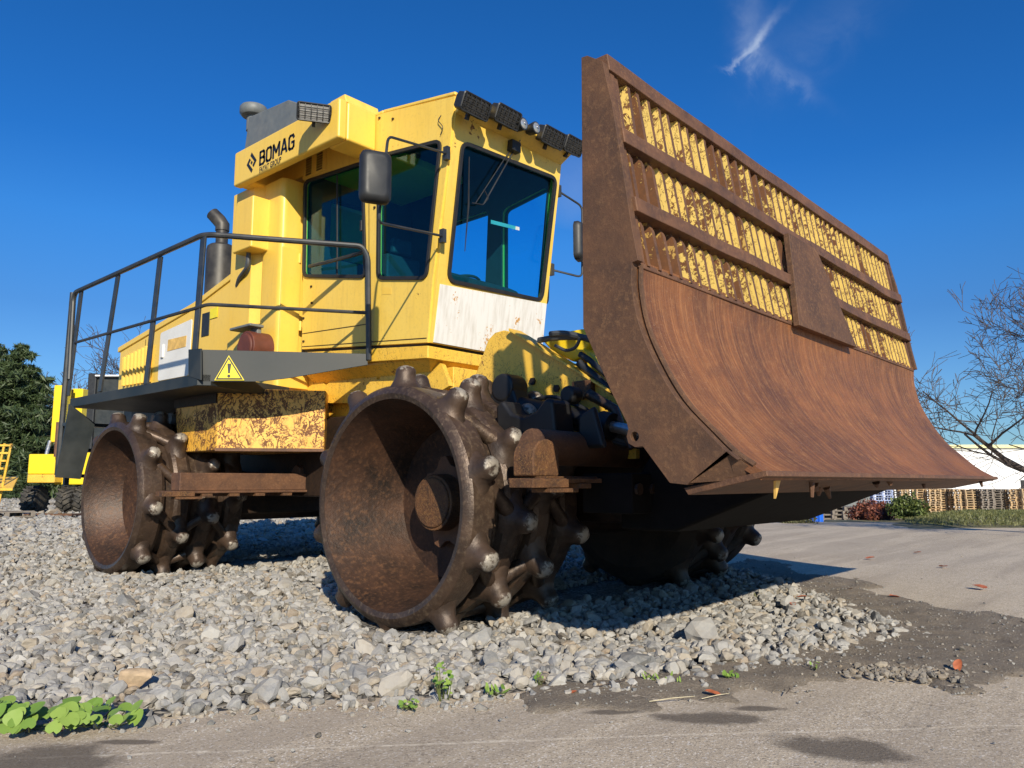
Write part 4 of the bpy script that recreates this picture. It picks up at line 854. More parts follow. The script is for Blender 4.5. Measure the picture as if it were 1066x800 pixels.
# yellow valve bracket with hoses over the arm
vb = [at(*p, 'x', 4.35) for p in [(562, 353), (590, 345), (607, 342), (615, 356), (606, 372), (596, 377), (575, 367)]]
g = G(); g.prism(vb, (.35, 0, 0)); vbo = obj('valve_bracket', g, M['yellow_far'], P, bevel=.02)
g = G(); vb2 = [at(*p, 'x', 4.30) for p in [(606, 362), (618, 372), (628, 392), (612, 384)]]; g.prism(vb2, (.2, 0, 0)); obj('link_arm', g, M['yellow_far'], P, bevel=.01)
for k, pts in enumerate(([(561, 354.5), (575, 352), (592, 351), (612, 352)], [(573, 348), (585, 347), (598, 349), (615, 354)], [(604, 369), (612, 374), (624, 384), (640, 398)], [(578, 360), (590, 366), (600, 362), (604, 352)])):
    g = G(); g.tube(smoothpath([at(*p, 'x', 4.25-.02*k) for p in pts], .05), .022 if k < 3 else .012, 8); obj('hose', g, M['hose'] if k != 2 else M['black_matt'], vbo)
g = G(); q = at(621, 392, 'x', 4.2); g.cyl(at(603, 378, 'x', 4.2), at(640, 410, 'x', 4.2), .03, .02, 12); obj('hose_guard', g, M['black_matt'], P)

# ---- the blade
BX0, BX1 = 2.9, 7.42
prof = [(1.839, 1.905), (1.845, 1.78), (1.812, 1.597), (1.733, 1.413), (1.630, 1.244), (1.500, 1.106), (1.40, 1.01), (1.285, .938)]
# smooth the profile
pf = []
for i in range(len(prof)-1):
    p0 = prof[max(i-1, 0)]; p1 = prof[i]; p2 = prof[i+1]; p3 = prof[min(i+2, len(prof)-1)]
    for j in range(4):
        t = j/4; pf.append(tuple(.5*((2*p1[a])+(-p0[a]+p2[a])*t+(2*p0[a]-5*p1[a]+4*p2[a]-p3[a])*t*t+(-p0[a]+3*p1[a]-3*p2[a]+p3[a])*t**3) for a in (0, 1)))
pf.append(prof[-1])
g = G(); NXB = 60
xs = np.linspace(BX0+.03, BX1, NXB)
fr_ = [[Vector((x, a+.006*noise.noise(Vector((x*1.3, b*2, 0))), b+.006*noise.noise(Vector((x*.9, 0, 3))))) for (a, b) in pf] for x in xs]
m_ = len(pf); vs = [q for r_ in fr_ for q in r_]
nrmls = []
for i in range(m_):
    a = Vector(pf[max(i-1, 0)]); b = Vector(pf[min(i+1, m_-1)]); t = (b-a).normalized(); nrmls.append(Vector((0, -t.y, t.x)) if True else None)
bk = [q+(nrmls[i % m_] if nrmls[i % m_].y > 0 else -nrmls[i % m_])*.035 for i, q in enumerate(vs)]; nv = len(vs)
fs = []
for i in range(NXB-1):
    for j in range(m_-1): a = i*m_+j; fs += [(a, a+1, a+m_+1, a+m_), (nv+a, nv+a+m_, nv+a+m_+1, nv+a+1)]
    fs += [(i*m_, (i+1)*m_, nv+(i+1)*m_, nv+i*m_), (i*m_+m_-1, nv+i*m_+m_-1, nv+(i+1)*m_+m_-1, (i+1)*m_+m_-1)]
for j in range(m_-1):
    for e in (0, NXB-1): a = e*m_+j; fs.append((a, nv+a, nv+a+1, a+1))
g.add(vs+bk, fs); blade = obj('blade', g, M['moldboard'], P, smooth=35, label='rusty front blade with slatted trash rack on top')
# end plates
ep = [(608, 62), (614, 60), (630, 66), (634, 85), (640, 110), (650, 170), (660, 235), (667, 272)]
e2 = [at(*p, 'x', BX0) for p in ep]; edge = [Vector((BX0, a+.004, b)) for a, b in pf[1:-3]]
rest = [at(*p, 'x', BX0) for p in [(760, 470), (718, 505), (700, 503), (672, 465)]]
ear = [at(*p, 'x', BX0) for p in [(664, 466), (657, 462), (655, 455), (657, 447), (655, 440), (640, 410), (620, 365), (610, 342)]]
poly = e2+edge+rest+ear
holec = at(663.5, 455, 'x', BX0); hole = [(-(holec.y+.022*math.cos(a)), holec.z+.022*math.sin(a)) for a in np.linspace(0, 2*math.pi, 13)[:-1]]
plate('end_plate', [(-q.y, q.z) for q in poly], [hole], (BX0, 0, 0), (0, -1, 0), (0, 0, 1), .045, M['blade'], blade, bevel=.006)
plate('end_plate', [(-q.y, q.z) for q in poly], [hole], (BX1-.02, 0, 0), (0, -1, 0), (0, 0, 1), .045, M['blade'], blade, bevel=.006)
g = G(); g.tube([Vector((BX0+.035, a-.008, b)) for a, b in pf[1:-2]], .012, 6); obj('edge_weld', g, M['blade'], blade)
# corner gusset and cutting edge
g = G(); a = at(757, 470, 'x', BX0-.02); b = at(718, 503, 'x', BX0-.02); c = Vector((2.97, 1.30, .915)); g.prism([a, b, c], (.035, .0, .0)); obj('corner_gusset', g, M['blade'], blade)
g = G(); g.prism([(BX0+.02, 1.275, .945), (BX0+.02, 1.27, .922), (BX0+.02, 1.62, .845), (BX0+.02, 1.64, .875)], (BX1-BX0+.02, 0, 0)); obj('cutting_edge', g, M['rust_bar'], blade, bevel=.004)
# belly: box section behind and below the moldboard
xb = BX0+1.0; g = G(); g.prism([(xb, 1.62, .87), (xb, 2.25, .62), (xb, 2.62, .62), (xb, 2.62, .75), (xb, 2.2, 1.35), (xb, 1.9, 1.5), (xb, 1.75, 1.3)], (2.0, 0, 0)); obj('belly_box', g, M['shade_black'], blade, bevel=.02)
for k in range(8):
    x = random.uniform(3.3, 7.2); g = G(); y_ = random.uniform(1.32, 1.6); z_ = .915-(y_-1.27)*.2; g.cyl((x, y_, z_), (x+random.uniform(-.05, .05), y_, z_-random.uniform(.02, .08)), random.uniform(.012, .03), .008, 7); obj('debris_lump', g, M['rust_bar'], blade)
g = G(); g.prism([(3.16, 1.34, .92), (3.22, 1.34, .92), (3.20, 1.36, .83)], (0, .01, 0)); obj('debris_shred', g, M['pallet'] or M['cream_trim'], blade)
# rack bars
def yz(t): # front line of the rack: t = height
    return 2.003+(t-2.963)*(2.003-1.839)/(2.963-1.905)
def bar(z0, z1, dy, wav, nm, dep=.16):
    n_ = 46; vs = []; xs_ = np.linspace(BX0+.02, BX1-.02, n_)
    for x in xs_:
        w0 = wav*noise.noise(Vector((x*1.7, z0*5, 0))); w1 = wav*noise.noise(Vector((x*1.7+9, z0*5, 0)))*.7
        vs += [Vector((x, yz(z1)-dy+w1, z1+w0)), Vector((x, yz(z0)-dy+w1, z0+w0)), Vector((x, yz(z0)-dy+dep, z0+w0)), Vector((x, yz(z1)-dy+dep, z1+w0))]
    fs = [(i*4+j, i*4+(j+1) % 4, (i+1)*4+(j+1) % 4, (i+1)*4+j) for i in range(n_-1) for j in range(4)]+[(0, 1, 2, 3), ((n_-1)*4+3, (n_-1)*4+2, (n_-1)*4+1, (n_-1)*4)]
    g = G(); g.add(vs, fs); return obj(nm, g, M['rust_bar'], blade, bevel=.006)
bar(2.875, 2.965, .012, .006, 'top_bar', .075); bar(2.49, 2.57, .035, .018, 'rack_bar', .085); bar(2.14, 2.215, .035, .018, 'rack_bar', .085); bar(1.87, 1.90, .0, .0, 'rack_bar', .15)
# slats
sl_ = []
for ri, (z0, z1) in enumerate(((2.57, 2.875), (2.215, 2.49), (1.90, 2.14))):
    for i in range(44):
        x = 3.0+i*.0995
        zc_ = (z0+z1)/2
        if ri > 0:
            t = (2.49-zc_)/(2.49-1.90); xl = 4.93-.1*t; xr = 5.24+.42*t
            if xl < x < xr: continue
        sl_.append((x, ri, z0, z1))
sl_.sort(key=lambda q: q[0])
def slat(g, x, ri, z0, z1):
    zb = z0-(.05 if ri == 1 else .01); lean = random.uniform(-.012, .012); dp = .060; f_ = .0; b0 = random.uniform(0, .02)
    f = lambda z, d: Vector((x+lean*(z-z0)/.3, yz(z)+d, z))
    if ri == 0: poly = [f(z0-.03, .006), f(z1+.02, .006), f(z1+.02, dp), f(z0-.03, dp)]
    else: poly = [f(zb, -.004-b0*.3), f(z1-.05, -.002), f(z1+.035, .03), f(z1+.035, dp), f(zb, dp)]
    th = .026; g.prism([q+Vector((-th/2, 0, 0)) for q in poly], (th, 0, 0))
    nf = len(poly)+2; base = len(g.m)-nf
    g.m[base:] = [0]*nf
    # front edge worn to bare steel: faces along the front
    g.m[base+2] = 1; 
    if ri: g.m[base+3] = 1
M['slat_brown'] = yellow('slat_rusted_paint', (.55, .33, .09), rust=1.25, grime=1)
for q in sl_[:100]:
    g = G(); slat(g, *q); br = (q[1] == 1 and q[0] < 3.25) or (q[1] == 2 and q[0] < 3.35) or random.random() < .10
    obj('slat', g, [M['slat_brown'] if br else M['yellow_slat'], M['rust_bar']], blade, smooth=0)
g = G()
for q in sl_[100:]: slat(g, *q)
obj('distant_slats', g, [M['yellow_slat'], M['rust_bar']], blade, smooth=0, kind='stuff')
g = G(); g.prism([(4.78, yz(2.5)-.062, 2.5), (5.26, yz(2.5)-.062, 2.5), (5.72, yz(1.86)-.05, 1.86), (4.66, yz(1.86)-.05, 1.86)], (0, .04, 0)); obj('centre_plate', g, M['blade'], blade, bevel=.004)
for x in (BX0+.06, BX1-.09):
    g = G(); g.prism([(x-.02, yz(2.9), 2.9), (x-.02, yz(1.9)-.0, 1.9), (x-.02, yz(1.9)+.06, 1.9), (x-.02, yz(2.9)+.06, 2.9)], (.035, 0, 0)); obj('rack_side', g, M['rust_bar'], blade)
for x in (3.9, 4.9, 5.6, 6.5):   # rear uprights
    g = G(); g.prism([(x, 2.35, 1.3), (x, 2.14, 2.95), (x, 2.10, 2.95), (x, 1.98, 1.6), (x, 1.95, 1.3)], (.04, 0, 0)); obj('rear_rib', g, M['blade'], blade)

# ---------------------------------------------------------------- background right: yard
def wallf(t, co, b, geo):
    n = t.noise(co, 1.5, 5); return t.mix(n, (.74, .75, .76), (.82, .83, .84))
M['roof_trim'] = plain('pale_yellow_trim', (.75, .72, .38), .6)
M['wall_white'] = mat('white_cladding', wallf, .6)
WB = empty('warehouse', pxd(1060, 66, -1.5), label='long low white warehouse with pale yellow roof edge behind the pallets', cat='warehouse')
def fb(px0, px1, d0, z0, z1, dep=6):   # box facing the camera between two picture columns
    a = pxd(px0, d0, z0); b = pxd(px1, d0, z0); g = G(); g.prism([a, b, b+Dv*dep, a+Dv*dep], (0, 0, z1-z0)); return g
hz = lambda py, d: .9+(502-py)/806*d
obj('wall', fb(985, 1500, 66, -1.6, hz(466, 66), 20), M['wall_white'], WB); obj('wall', fb(800, 985.5, 66.1, -1.6, hz(466, 66)-.02, 20), M['wall_white'], WB)
obj('roof_edge', fb(960, 1500, 65.7, hz(466, 66)-.05, hz(463.5, 66), .5), M['roof_trim'], WB)
for px in (1063, 1150): obj('window', fb(px, px+9, 65.9, hz(514, 66), hz(500, 66), .2), M['black'], WB)
# pallets
def woodf(t, co, b, geo):
    r = t.n('ShaderNodeObjectInfo').outputs['Random']; n = t.noise(t.mapping(co, (2, 2, 14)), 4, 5); c = t.mix(n, (.42, .27, .13), (.60, .42, .23)); g = t.mix(n, (.20, .165, .12), (.34, .28, .20))
    return t.mix(t.math('MULTIPLY', r, .55), c, g)
M['pallet'] = mat('pallet_wood', woodf, .8)
M['pallet_grey'] = plain('weathered_pallet_wood', (.20, .17, .14), .85, var=.3)
M['pallet_blue'] = plain('pale_blue_plastic', (.30, .36, .55), .6, var=.1)
def pallet_mesh(name, mt):
    g = G(); L, Wd, H = 1.2, .8, .144
    for i in range(5): g.box((0, -Wd/2+.05+i*(Wd-.1)/4, H-.011), (L, .1, .022))
    for x in (-L/2+.05, 0, L/2-.05): g.box((x, 0, H-.033), (.1, Wd, .022))
    for x in (-L/2+.05, 0, L/2-.05):
        for y in (-Wd/2+.05, 0, Wd/2-.05): g.box((x, y, .061), (.1, .12, .078))
    for y in (-Wd/2+.05, 0, Wd/2-.05): g.box((0, y, .011), (L, .1, .022))
    me = bpy.data.meshes.new(name); me.from_pydata(g.v, [], g.f); me.materials.append(mt); return me
PMESH = {'w': pallet_mesh('pallet', M['pallet']), 'g': pallet_mesh('pallet_grey', M['pallet_grey']), 'b': pallet_mesh('plastic_pallet', M['pallet_blue'])}
ordn = ['first', 'second', 'third', 'fourth', 'fifth', 'sixth', 'seventh', 'eighth', 'ninth', 'tenth', 'eleventh']
def stack(px, d, nlev, kind, lab, cat, grp, yaw, ztop):
    for i in range(nlev):
        o = bpy.data.objects.new('pallet' if kind != 'b' else 'plastic_pallet', PMESH[kind]); COL.objects.link(o)
        p = pxd(px, d); o.location = (p.x+random.uniform(-.03, .03), p.y+random.uniform(-.03, .03), ztop-(nlev-i)*.150); o.rotation_euler = (0, 0, yaw+random.uniform(-.04, .04)); setp(o, lab, cat, grp)
zt = hz(509, 50)
yawD = math.atan2(Rv.y, Rv.x)
spec = [(939, 13, 'w', 'pale wooden pallet in the leftmost tall stack, behind the green bush'), (956, 12, 'w', 'brown wooden pallet in the second tall stack from the left'), (967, 12, 'w', 'pale wooden pallet in the third tall stack from the left'), (978, 13, 'w', 'pale wooden pallet in the fourth tall stack from the left'),
        (993, 13, 'w', 'pale wooden pallet in the fifth tall stack from the left'), (1006, 13, 'w', 'golden wooden pallet in the sixth tall stack, left of the grey ones'), (1021, 13, 'g', 'weathered grey pallet in the left one of two grey tall stacks'), (1035, 13, 'g', 'weathered grey pallet in the right one of two grey tall stacks'), (1050, 13, 'w', 'wooden pallet in the ninth tall stack, right of the grey ones'), (1064, 13, 'w', 'wooden pallet in the rightmost tall stack at the picture edge')]
for i, (px, n_, kd, lab) in enumerate(spec): stack(px, 50+random.uniform(-.5, .8), n_, kd, lab, 'pallet', 'pallets of the %s tall stack' % ordn[i], yawD+(math.pi/2 if i % 2 == 0 else .3), zt-.02*(i % 3))
stack(915, 46, 11, 'b', 'pale blue plastic pallet stacked against the white wall', 'plastic pallet', 'blue plastic pallets in one stack', yawD, hz(505, 46))
for px in (862, 873, 884, 895, 907, 919): stack(px, 30, 7, 'g', 'weathered grey crate pallet in the %s low stack from the blue tarp' % ordn[int((px-862)/11.3)], 'pallet', 'grey pallets of the %s low stack' % ordn[int((px-862)/11.3)], yawD+.2, hz(527, 30))
# blue tarp container
M['tarp'] = plain('blue_tarpaulin', (.01, .11, .55), .45, var=.25, scale=3)
g = G(); a = pxd(818, 27, -1.3); b = pxd(856, 27, -1.3); n_ = 16; pts = []
for i in range(n_+1):
    t = i/n_; pts.append(a.lerp(b, t)+Dv*(.05*math.sin(i*2.1)))
g.prism(pts+[b+Dv*2, a+Dv*2], (0, 0, hz(523, 27)+1.3)); obj('tarp_cover', g, M['tarp'], base=True, bevel=.04, label='bright blue tarpaulin cover left of the grey pallets', cat='tarpaulin')
# tank frame, crates (white-grey) behind low stacks
g = fb(868, 905, 40, -1.4, hz(508, 40), 1.5); obj('storage_tank', g, M['grey_box'], base=True, bevel=.05, label='pale grey storage box standing above the low pallet stacks', cat='storage box')

# ---- foliage helpers
def leafmat(name, c1, c2, rough=.55, trans=.2):
    def fn(t, co, b, geo):
        r = t.n('ShaderNodeAttribute', attribute_name='tint').outputs['Fac']; n = t.noise(geo.outputs['Position'], 3, 4)
        b.inputs['Transmission Weight'].default_value = 0
        k = t.math('ADD', t.math('MULTIPLY', r, .7), t.math('MULTIPLY', n, .3)); return t.mix(k, c1, c2)
    return mat(name, fn, rough)
M['pine'] = leafmat('pine_needles', (.018, .040, .014), (.075, .105, .035)); M['spruce'] = leafmat('spruce_needles', (.020, .045, .022), (.07, .11, .05))
M['redbush'] = leafmat('red_leaves', (.10, .03, .02), (.28, .09, .05)); M['greenbush'] = leafmat('green_leaves', (.04, .07, .015), (.14, .17, .04)); M['olive'] = leafmat('olive_leaves', (.07, .08, .03), (.20, .18, .08))
M['grass'] = leafmat('grass_blades', (.06, .085, .02), (.20, .19, .07)); M['weed'] = leafmat('weed_leaves', (.10, .20, .025), (.26, .36, .07)); M['autumn'] = leafmat('autumn_leaves', (.16, .08, .03), (.35, .15, .05))
def leaves(name, C, size, mt, parent=None, elong=1.6, up=0., tint=None, org=None, **k):
    n = len(C); a = rng.normal(size=(n, 3)); a[:, 2] += up; a /= np.linalg.norm(a, axis=1)[:, None]; b = np.cross(a, rng.normal(size=(n, 3))); b /= np.linalg.norm(b, axis=1)[:, None]
    s = (size*np.exp(rng.normal(0, .25, n)))[:, None]; A = a*s*elong/2; B = b*s/2
    V = np.stack([C-A, C+B*.8-A*.1, C+A, C-B*.8-A*.1], 1).reshape(-1, 3)
    org = np.array(org if org is not None else C.mean(0)); F = np.arange(4*n).reshape(-1, 4)
    o = np_obj(name, V-org, F, mt, smooth=False, **k); o.location = org; WP[o.name] = Vector(org)
    if parent: o.parent = parent; o.location = Vector(org)-WP[parent.name]
    tn = rng.random(n) if tint is None else tint
    aa = o.data.attributes.new('tint', 'FLOAT', 'POINT'); aa.data.foreach_set('value', np.repeat(tn, 4).astype(np.float32)); return o
def conifer(base, H, Rb, kind, label, mt, nb=90, dens=130, shape=1.0, seed=1, group='evergreen trees at the left edge'):
    rd = random.Random(seed); root = empty(kind, base, label=label, cat='tree', group=group)
    g = G(); base = Vector(base); g.tube([base, base+Uv*H*.5, base+Uv*H*.98], [H*.022, H*.013, .01], 8)
    pts = []; tn = []
    for i in range(nb):
        t = (i+rd.random())/nb; h = H*(.06+.92*t); L = Rb*(1-t)**shape*rd.uniform(.65, 1.15)+.12; az = rd.random()*2*math.pi
        d_ = Vector((math.cos(az), math.sin(az), rd.uniform(-.15, .25))); p0 = base+Uv*h; p1 = p0+d_*L
        if i % 2 == 0: g.tube([p0, (p0+p1)/2+Uv*.05, p1], [.03, .02, .006], 4)
        m = int(dens*2.0*L/Rb)+14
        for j in range(m):
            u = rd.random()**.7; c = p0.lerp(p1, u)+Vector((rd.gauss(0, 1), rd.gauss(0, 1), rd.gauss(0, .6)))*L*.14*(1.2-u*.6)-Uv*.12*L*u*u; pts.append(c[:]); tn.append(min(1, max(0, .5+.35*rd.gauss(0, 1)*.6+.2*(d_.z))))
    obj('trunk', g, M['bark'], root); leaves('crown', np.array(pts), .085, mt, root, elong=4.5, tint=np.array(tn)); return root
def baretree(name, base, H, label, seed, spread=.55, levels=5, r0=None, lean=(0, 0), group=None, twigm='twig', cnt=(3, 4), minr=.004, wig=.18, droop=0.):
    rd = random.Random(seed); root = empty(name, base, label=label, cat='tree', group=group); base = Vector(base); tr = G(); br = G(); r0 = r0 or H*.02
    def grow(p, d, L, r, lev):
        n_ = 5 if lev < 3 else 3; pts = [p]; dd = d.copy()
        for i in range(n_):
            dd = (dd+Vector((rd.gauss(0, wig), rd.gauss(0, wig), rd.gauss(0, wig)*.6+.05-droop*lev))).normalized(); pts.append(pts[-1]+dd*L/n_)
        rs = [max(minr, r*(1-.55*i/n_)) for i in range(n_+1)]
        (tr if lev == 0 else br).tube(pts, rs, 8 if lev < 2 else (5 if lev < 3 else 3))
        if lev >= levels: return
        k = rd.randint(*cnt)+(1 if lev < 2 else 0)
        for j in range(k):
            i = rd.randint(2 if lev == 0 else 1, n_); ax_ = (pts[i]-pts[i-1]).normalized(); q = ax_.orthogonal(); q.rotate(Matrix.Rotation(rd.random()*6.283, 3, ax_)); nd = (ax_+q*rd.uniform(.5, 1.1)*spread*1.6+Uv*.12).normalized()
            grow(pts[i], nd, L*rd.uniform(.5, .78), rs[i]*rd.uniform(.5, .72), lev+1)
    grow(base, Vector((lean[0], lean[1], 1)).normalized(), H*.42, r0, 0)
    obj('trunk', tr, M['bark'], root, fix=False); obj('crown', br, M[twigm], root, fix=False, smooth=0); return root
def bush(base, rx, ry, h, n, mt, size, name, label, cat='bush', seed=0, group=None):
    root = empty(name, base, label=label, cat=cat, group=group); base = Vector(base); g = G(); rd = random.Random(seed)
    u = rng.normal(size=(n, 3)); u /= np.linalg.norm(u, axis=1)[:, None]; r = rng.random(n)**.45
    lump = 1+.35*np.sin(u[:, 0]*5+seed)*np.cos(u[:, 1]*4+seed*2)
    C = np.stack([base.x+(u[:, 0]*rx)*r*lump, base.y+(u[:, 1]*ry)*r*lump, base.z+h*.5+u[:, 2]*h*.5*r*lump], -1)
    for i in range(14): a = rd.random()*6.28; g.tube([base, base+Vector((math.cos(a)*rx*.4, math.sin(a)*ry*.4, h*.5)), base+Vector((math.cos(a)*rx*.8, math.sin(a)*ry*.8, h*rd.uniform(.6, 1.05)))], [.015, .01, .004], 4)
    obj('stems', g, M['twig'], root); leaves('foliage', C, size, mt, root); return root
# grassy bank at the right
def bank(x, y):
    d = x*Dv.x+y*Dv.y; r = x*Rv.x+y*Rv.y; u = r/d
    return .15*sstep(14.8, 17, d)*(1-sstep(19, 24, d)*.0)*sstep(.47, .60, u)
dd, uu_ = np.meshgrid(np.linspace(14.4, 26, 60), np.linspace(.40, .95, 60), indexing='ij'); X = dd*Dv.x+dd*uu_*Rv.x; Y = dd*Dv.y+dd*uu_*Rv.y
Zb = bank(X, Y)-.02+.04*(noise2(X, Y, 1.5, 6)-.5)*sstep(.46, .5, uu_)+ -1.9*sstep(19, 25, dd)
def soilf(t, co, b, geo):
    n = t.noise(geo.outputs['Position'], 5, 6); return t.mix(n, (.12, .10, .06), (.20, .19, .09))
M['soil'] = mat('grassy_soil', soilf, .95)
gridobj('grass_bank', X, Y, Zb, M['soil'], kind='structure')
n = 26000; d = rng.uniform(14.9, 20, n); u = rng.uniform(.47, .92, n); x = d*Dv.x+d*u*Rv.x; y = d*Dv.y+d*u*Rv.y; z = bank(x, y)+.02
k_ = z > .045; x, y, z = x[k_], y[k_], z[k_]
leaves('grass', np.stack([x, y, z+.02], -1),   .016, M['grass'], elong=4.5, up=1.5, kind='stuff', label='short dry green grass covering the low bank at the right', cat='grass')
bush(pxd(906, 19.5, -.2), .95, .5, .62, 5200, M['redbush'], .045, 'bush', 'reddish brown low bush in front of the grey pallets', seed=3)
bush(pxd(943, 18.5, .0), .42, .4, .58, 3600, M['greenbush'], .045, 'bush', 'green leafy bush between the red bush and the grass bank', seed=5)
bush(pxd(826, 17.5, -.15), .55, .4, .32, 2200, M['olive'], .04, 'bush', 'low olive green bush beside the blue tarpaulin', seed=8)
conifer(pxd(1016, 80, -1.5), 5.6, 1.6, 'evergreen_shrub', 'small dark evergreen tip showing above the white warehouse roof', M['pine'], nb=50, dens=60, seed=4, group=None)
g = G(); random.seed(3)
baretree('bare_tree', pxd(1138, 13.0, -.1), 6.0, 'bare leafless tree reaching in from the right edge', 21, spread=.72, levels=6, r0=.12, lean=(-.20, .22), cnt=(3, 4), minr=.0046, wig=.14)

# ---------------------------------------------------------------- background left
conifer(pxd(12, 42, 0), 8.6, 3.1, 'pine_tree', 'big dark green pine at the left picture edge', M['pine'], nb=150, dens=210, shape=.62, seed=11)
conifer(pxd(-22, 44, 0), 9.8, 3.4, 'pine_tree', 'tallest dark pine, partly cut off by the left picture edge', M['pine'], nb=150, dens=200, shape=.6, seed=12)
conifer(pxd(34, 48, 0), 7.6, 2.2, 'spruce_tree', 'slim spruce with a thin pointed top right of the dark pine', M['spruce'], nb=110, dens=110, shape=.9, seed=13)
conifer(pxd(60, 52, 0), 6.0, 2.2, 'spruce_tree', 'small spruce half hidden behind the handrail posts', M['spruce'], nb=90, dens=110, shape=.8, seed=14)
for i, (px, d, H, lab) in enumerate(((96, 52, 11.5, 'bare tree seen between the first handrail posts'), (152, 60, 13.5, 'bare tree seen through the handrail above the white side panel'), (66, 60, 9.5, 'small bare tree just left of the handrail'), (186, 62, 13.5, 'bare tree top behind the muffler side of the hood'))):
    baretree('bare_tree', pxd(px, d, 0), H, lab, 40+i, spread=.5, levels=5, r0=.14, minr=.016, group='bare trees on the far left', cnt=(3, 4))
# low hedge of shrubs along the yard edge, left
for i in range(5): bush(pxd(-60+i*38, 46+i, 0), 2.2, 1.5, 2.0+.4*(i % 2), 4200, M['spruce'], .16, 'shrub', ['dark shrub under the tallest pine', 'dark shrub at the foot of the big pine', 'dark shrub left of the yellow machine', 'dark shrub behind the yellow machine', 'dark shrub behind the rear wheel'][i], 'shrub', i, 'dark shrubs at the yard edge')
# yellow machine behind
D1 = 22.0
ym = empty('parked_machine', pxd(50, D1, 0), label='bright yellow machine with black lugged tyres parked behind the compactor', cat='machine')
obj('mast', fb(49, 62, D1+.3, hz(460, D1), hz(399, D1), .3), M['yellow_far'], ym, bevel=.03)
obj('mast', fb(68, 80, D1+.9, hz(460, D1), hz(400, D1), .3), M['yellow_far'], ym, bevel=.03)
g = G()
for i in range(20): z = hz(456-i*2.8, D1); g.box(pxd(61.5, D1+.28, z), (.05, .05, .04))
obj('rack_teeth', g, M['dark_steel'], ym)
obj('mast_rail', fb(61.5, 67, D1+.6, hz(500, D1), hz(402, D1), .15), M['dark_steel'], ym)
obj('counterweight', fb(28, 56, D1, hz(494, D1), hz(473, D1), 1.2), M['yellow_far'], ym, bevel=.03)
obj('bumper', fb(28, 57, D1+.02, hz(503, D1), hz(494, D1), 1.1), M['yellow_frame'], ym, bevel=.03)
bd = obj('body', fb(56, 98, D1+.4, hz(505, D1), hz(470, D1), 2.2), M['yellow_far'], ym, bevel=.04)
text('lettering', '3', pxd(62.5, D1+.38, hz(491, D1)), Rv, Uv, .55, M['letter'], ym, 0, .01)
g = G(); g.tube([pxd(46, D1+.1, hz(475, D1)), pxd(49, D1+.3, hz(459, D1))], .05, 8); obj('ram', g, M['chrome'], ym)
g = G(); g.tube([pxd(57, D1-.1, hz(476, D1)), pxd(57, D1-.1, hz(440, D1))], .07, 10); obj('exhaust_pipe', g, M['rust_bar'], ym)
for px in (38, 74, 92):
    c = pxd(px, D1+.6, .38); g = G(); g.cyl(c-Rv*.22, c+Rv*.22, .36, .36, 28); wh = obj('wheel', g, M['tyre'], ym, bevel=.05)
    g = G()
    for k in range(16):
        a = 2*math.pi*k/16
        for s_ in (-1, 1):
            a2 = a+(.2 if s_ > 0 else 0); e = Dv*math.cos(a2)+Uv*math.sin(a2); Mx = Matrix((Rv, Dv, Uv)).transposed() @ Matrix.Rotation(a2, 3, 'X') @ Matrix.Rotation(.5*s_, 3, 'Z'); g.box(c+e*.375+Rv*.11*s_, (.24, .05, .06), Matrix((Rv, Dv, Uv)).transposed() @ Matrix.Rotation(a2-math.pi/2, 3, 'X') @ Matrix.Rotation(.5*s_, 3, 'Z'))
    obj('tread_lug', g, M['tyre'], wh)
# dark machine cabin with white roof seen over the platform
dc = empty('parked_loader', pxd(104, 30, 0), label='dark machine with pale roof seen above the platform edge', cat='loader')
obj('cabin', fb(93, 125, 30, .3, hz(392, 30), 1.8), M['platform'], dc, bevel=.05); obj('roof', fb(91, 140, 29.8, hz(392, 30), hz(390, 30), 2.2), M['wall_white'], dc, bevel=.03); obj('grille', fb(84, 93, 29.9, .3, hz(388, 30), 1.5), M['black_matt'], dc, bevel=.04)
# forks / attachment on the far left and timber under it
at1 = empty('machine_attachment', pxd(4, 20, 0), label='rusty yellow ladder framed attachment lying at the left edge', cat='attachment')
g = G()
for i in range(5): z = hz(496-i*8, 20); p = pxd(-6+i*2.2, 20, z); g.box(p, (.35, .08, .05), Matrix((Rv, Dv, Uv)).transposed())
g.tube([pxd(-8, 20, .3), pxd(2, 20, hz(462, 20))], .03, 6); g.tube([pxd(1, 20, .35), pxd(9, 20, hz(462, 20))], .03, 6); obj('ladder_frame', g, M['yellow_frame'], at1)
g = G(); g.prism([pxd(-20, 19.8, hz(511, 20)), pxd(14, 19.8, hz(511, 20)), pxd(19, 20.8, hz(498, 20)), pxd(-20, 20.8, hz(499, 20))], (0, 0, .06)); obj('fork_plate', g, M['yellow_frame'], at1, bevel=.01)
for i, px in enumerate((-8, 10)):
    o = bpy.data.objects.new('pallet', PMESH['g']); COL.objects.link(o); o.location = pxd(px, 19.6, .02+.0*i); o.rotation_euler = (0, 0, yawD+.2+i*.4); setp(o, ['worn grey pallet at the left picture edge under the yellow attachment', 'worn grey pallet on the gravel left of the yellow machine'][i], 'pallet')
o = bpy.data.objects.new('steel_plate', None)
bpy.data.objects.remove(o)
g = G(); q = pxd(58, 21, .03); g.box(q, (1.3, .5, .05), Matrix((Rv, Dv, Uv)).transposed()); obj('timber_board', g, M['rust_bar'], base=True, label='dark brown board lying on gravel before the machine tyres', cat='board')

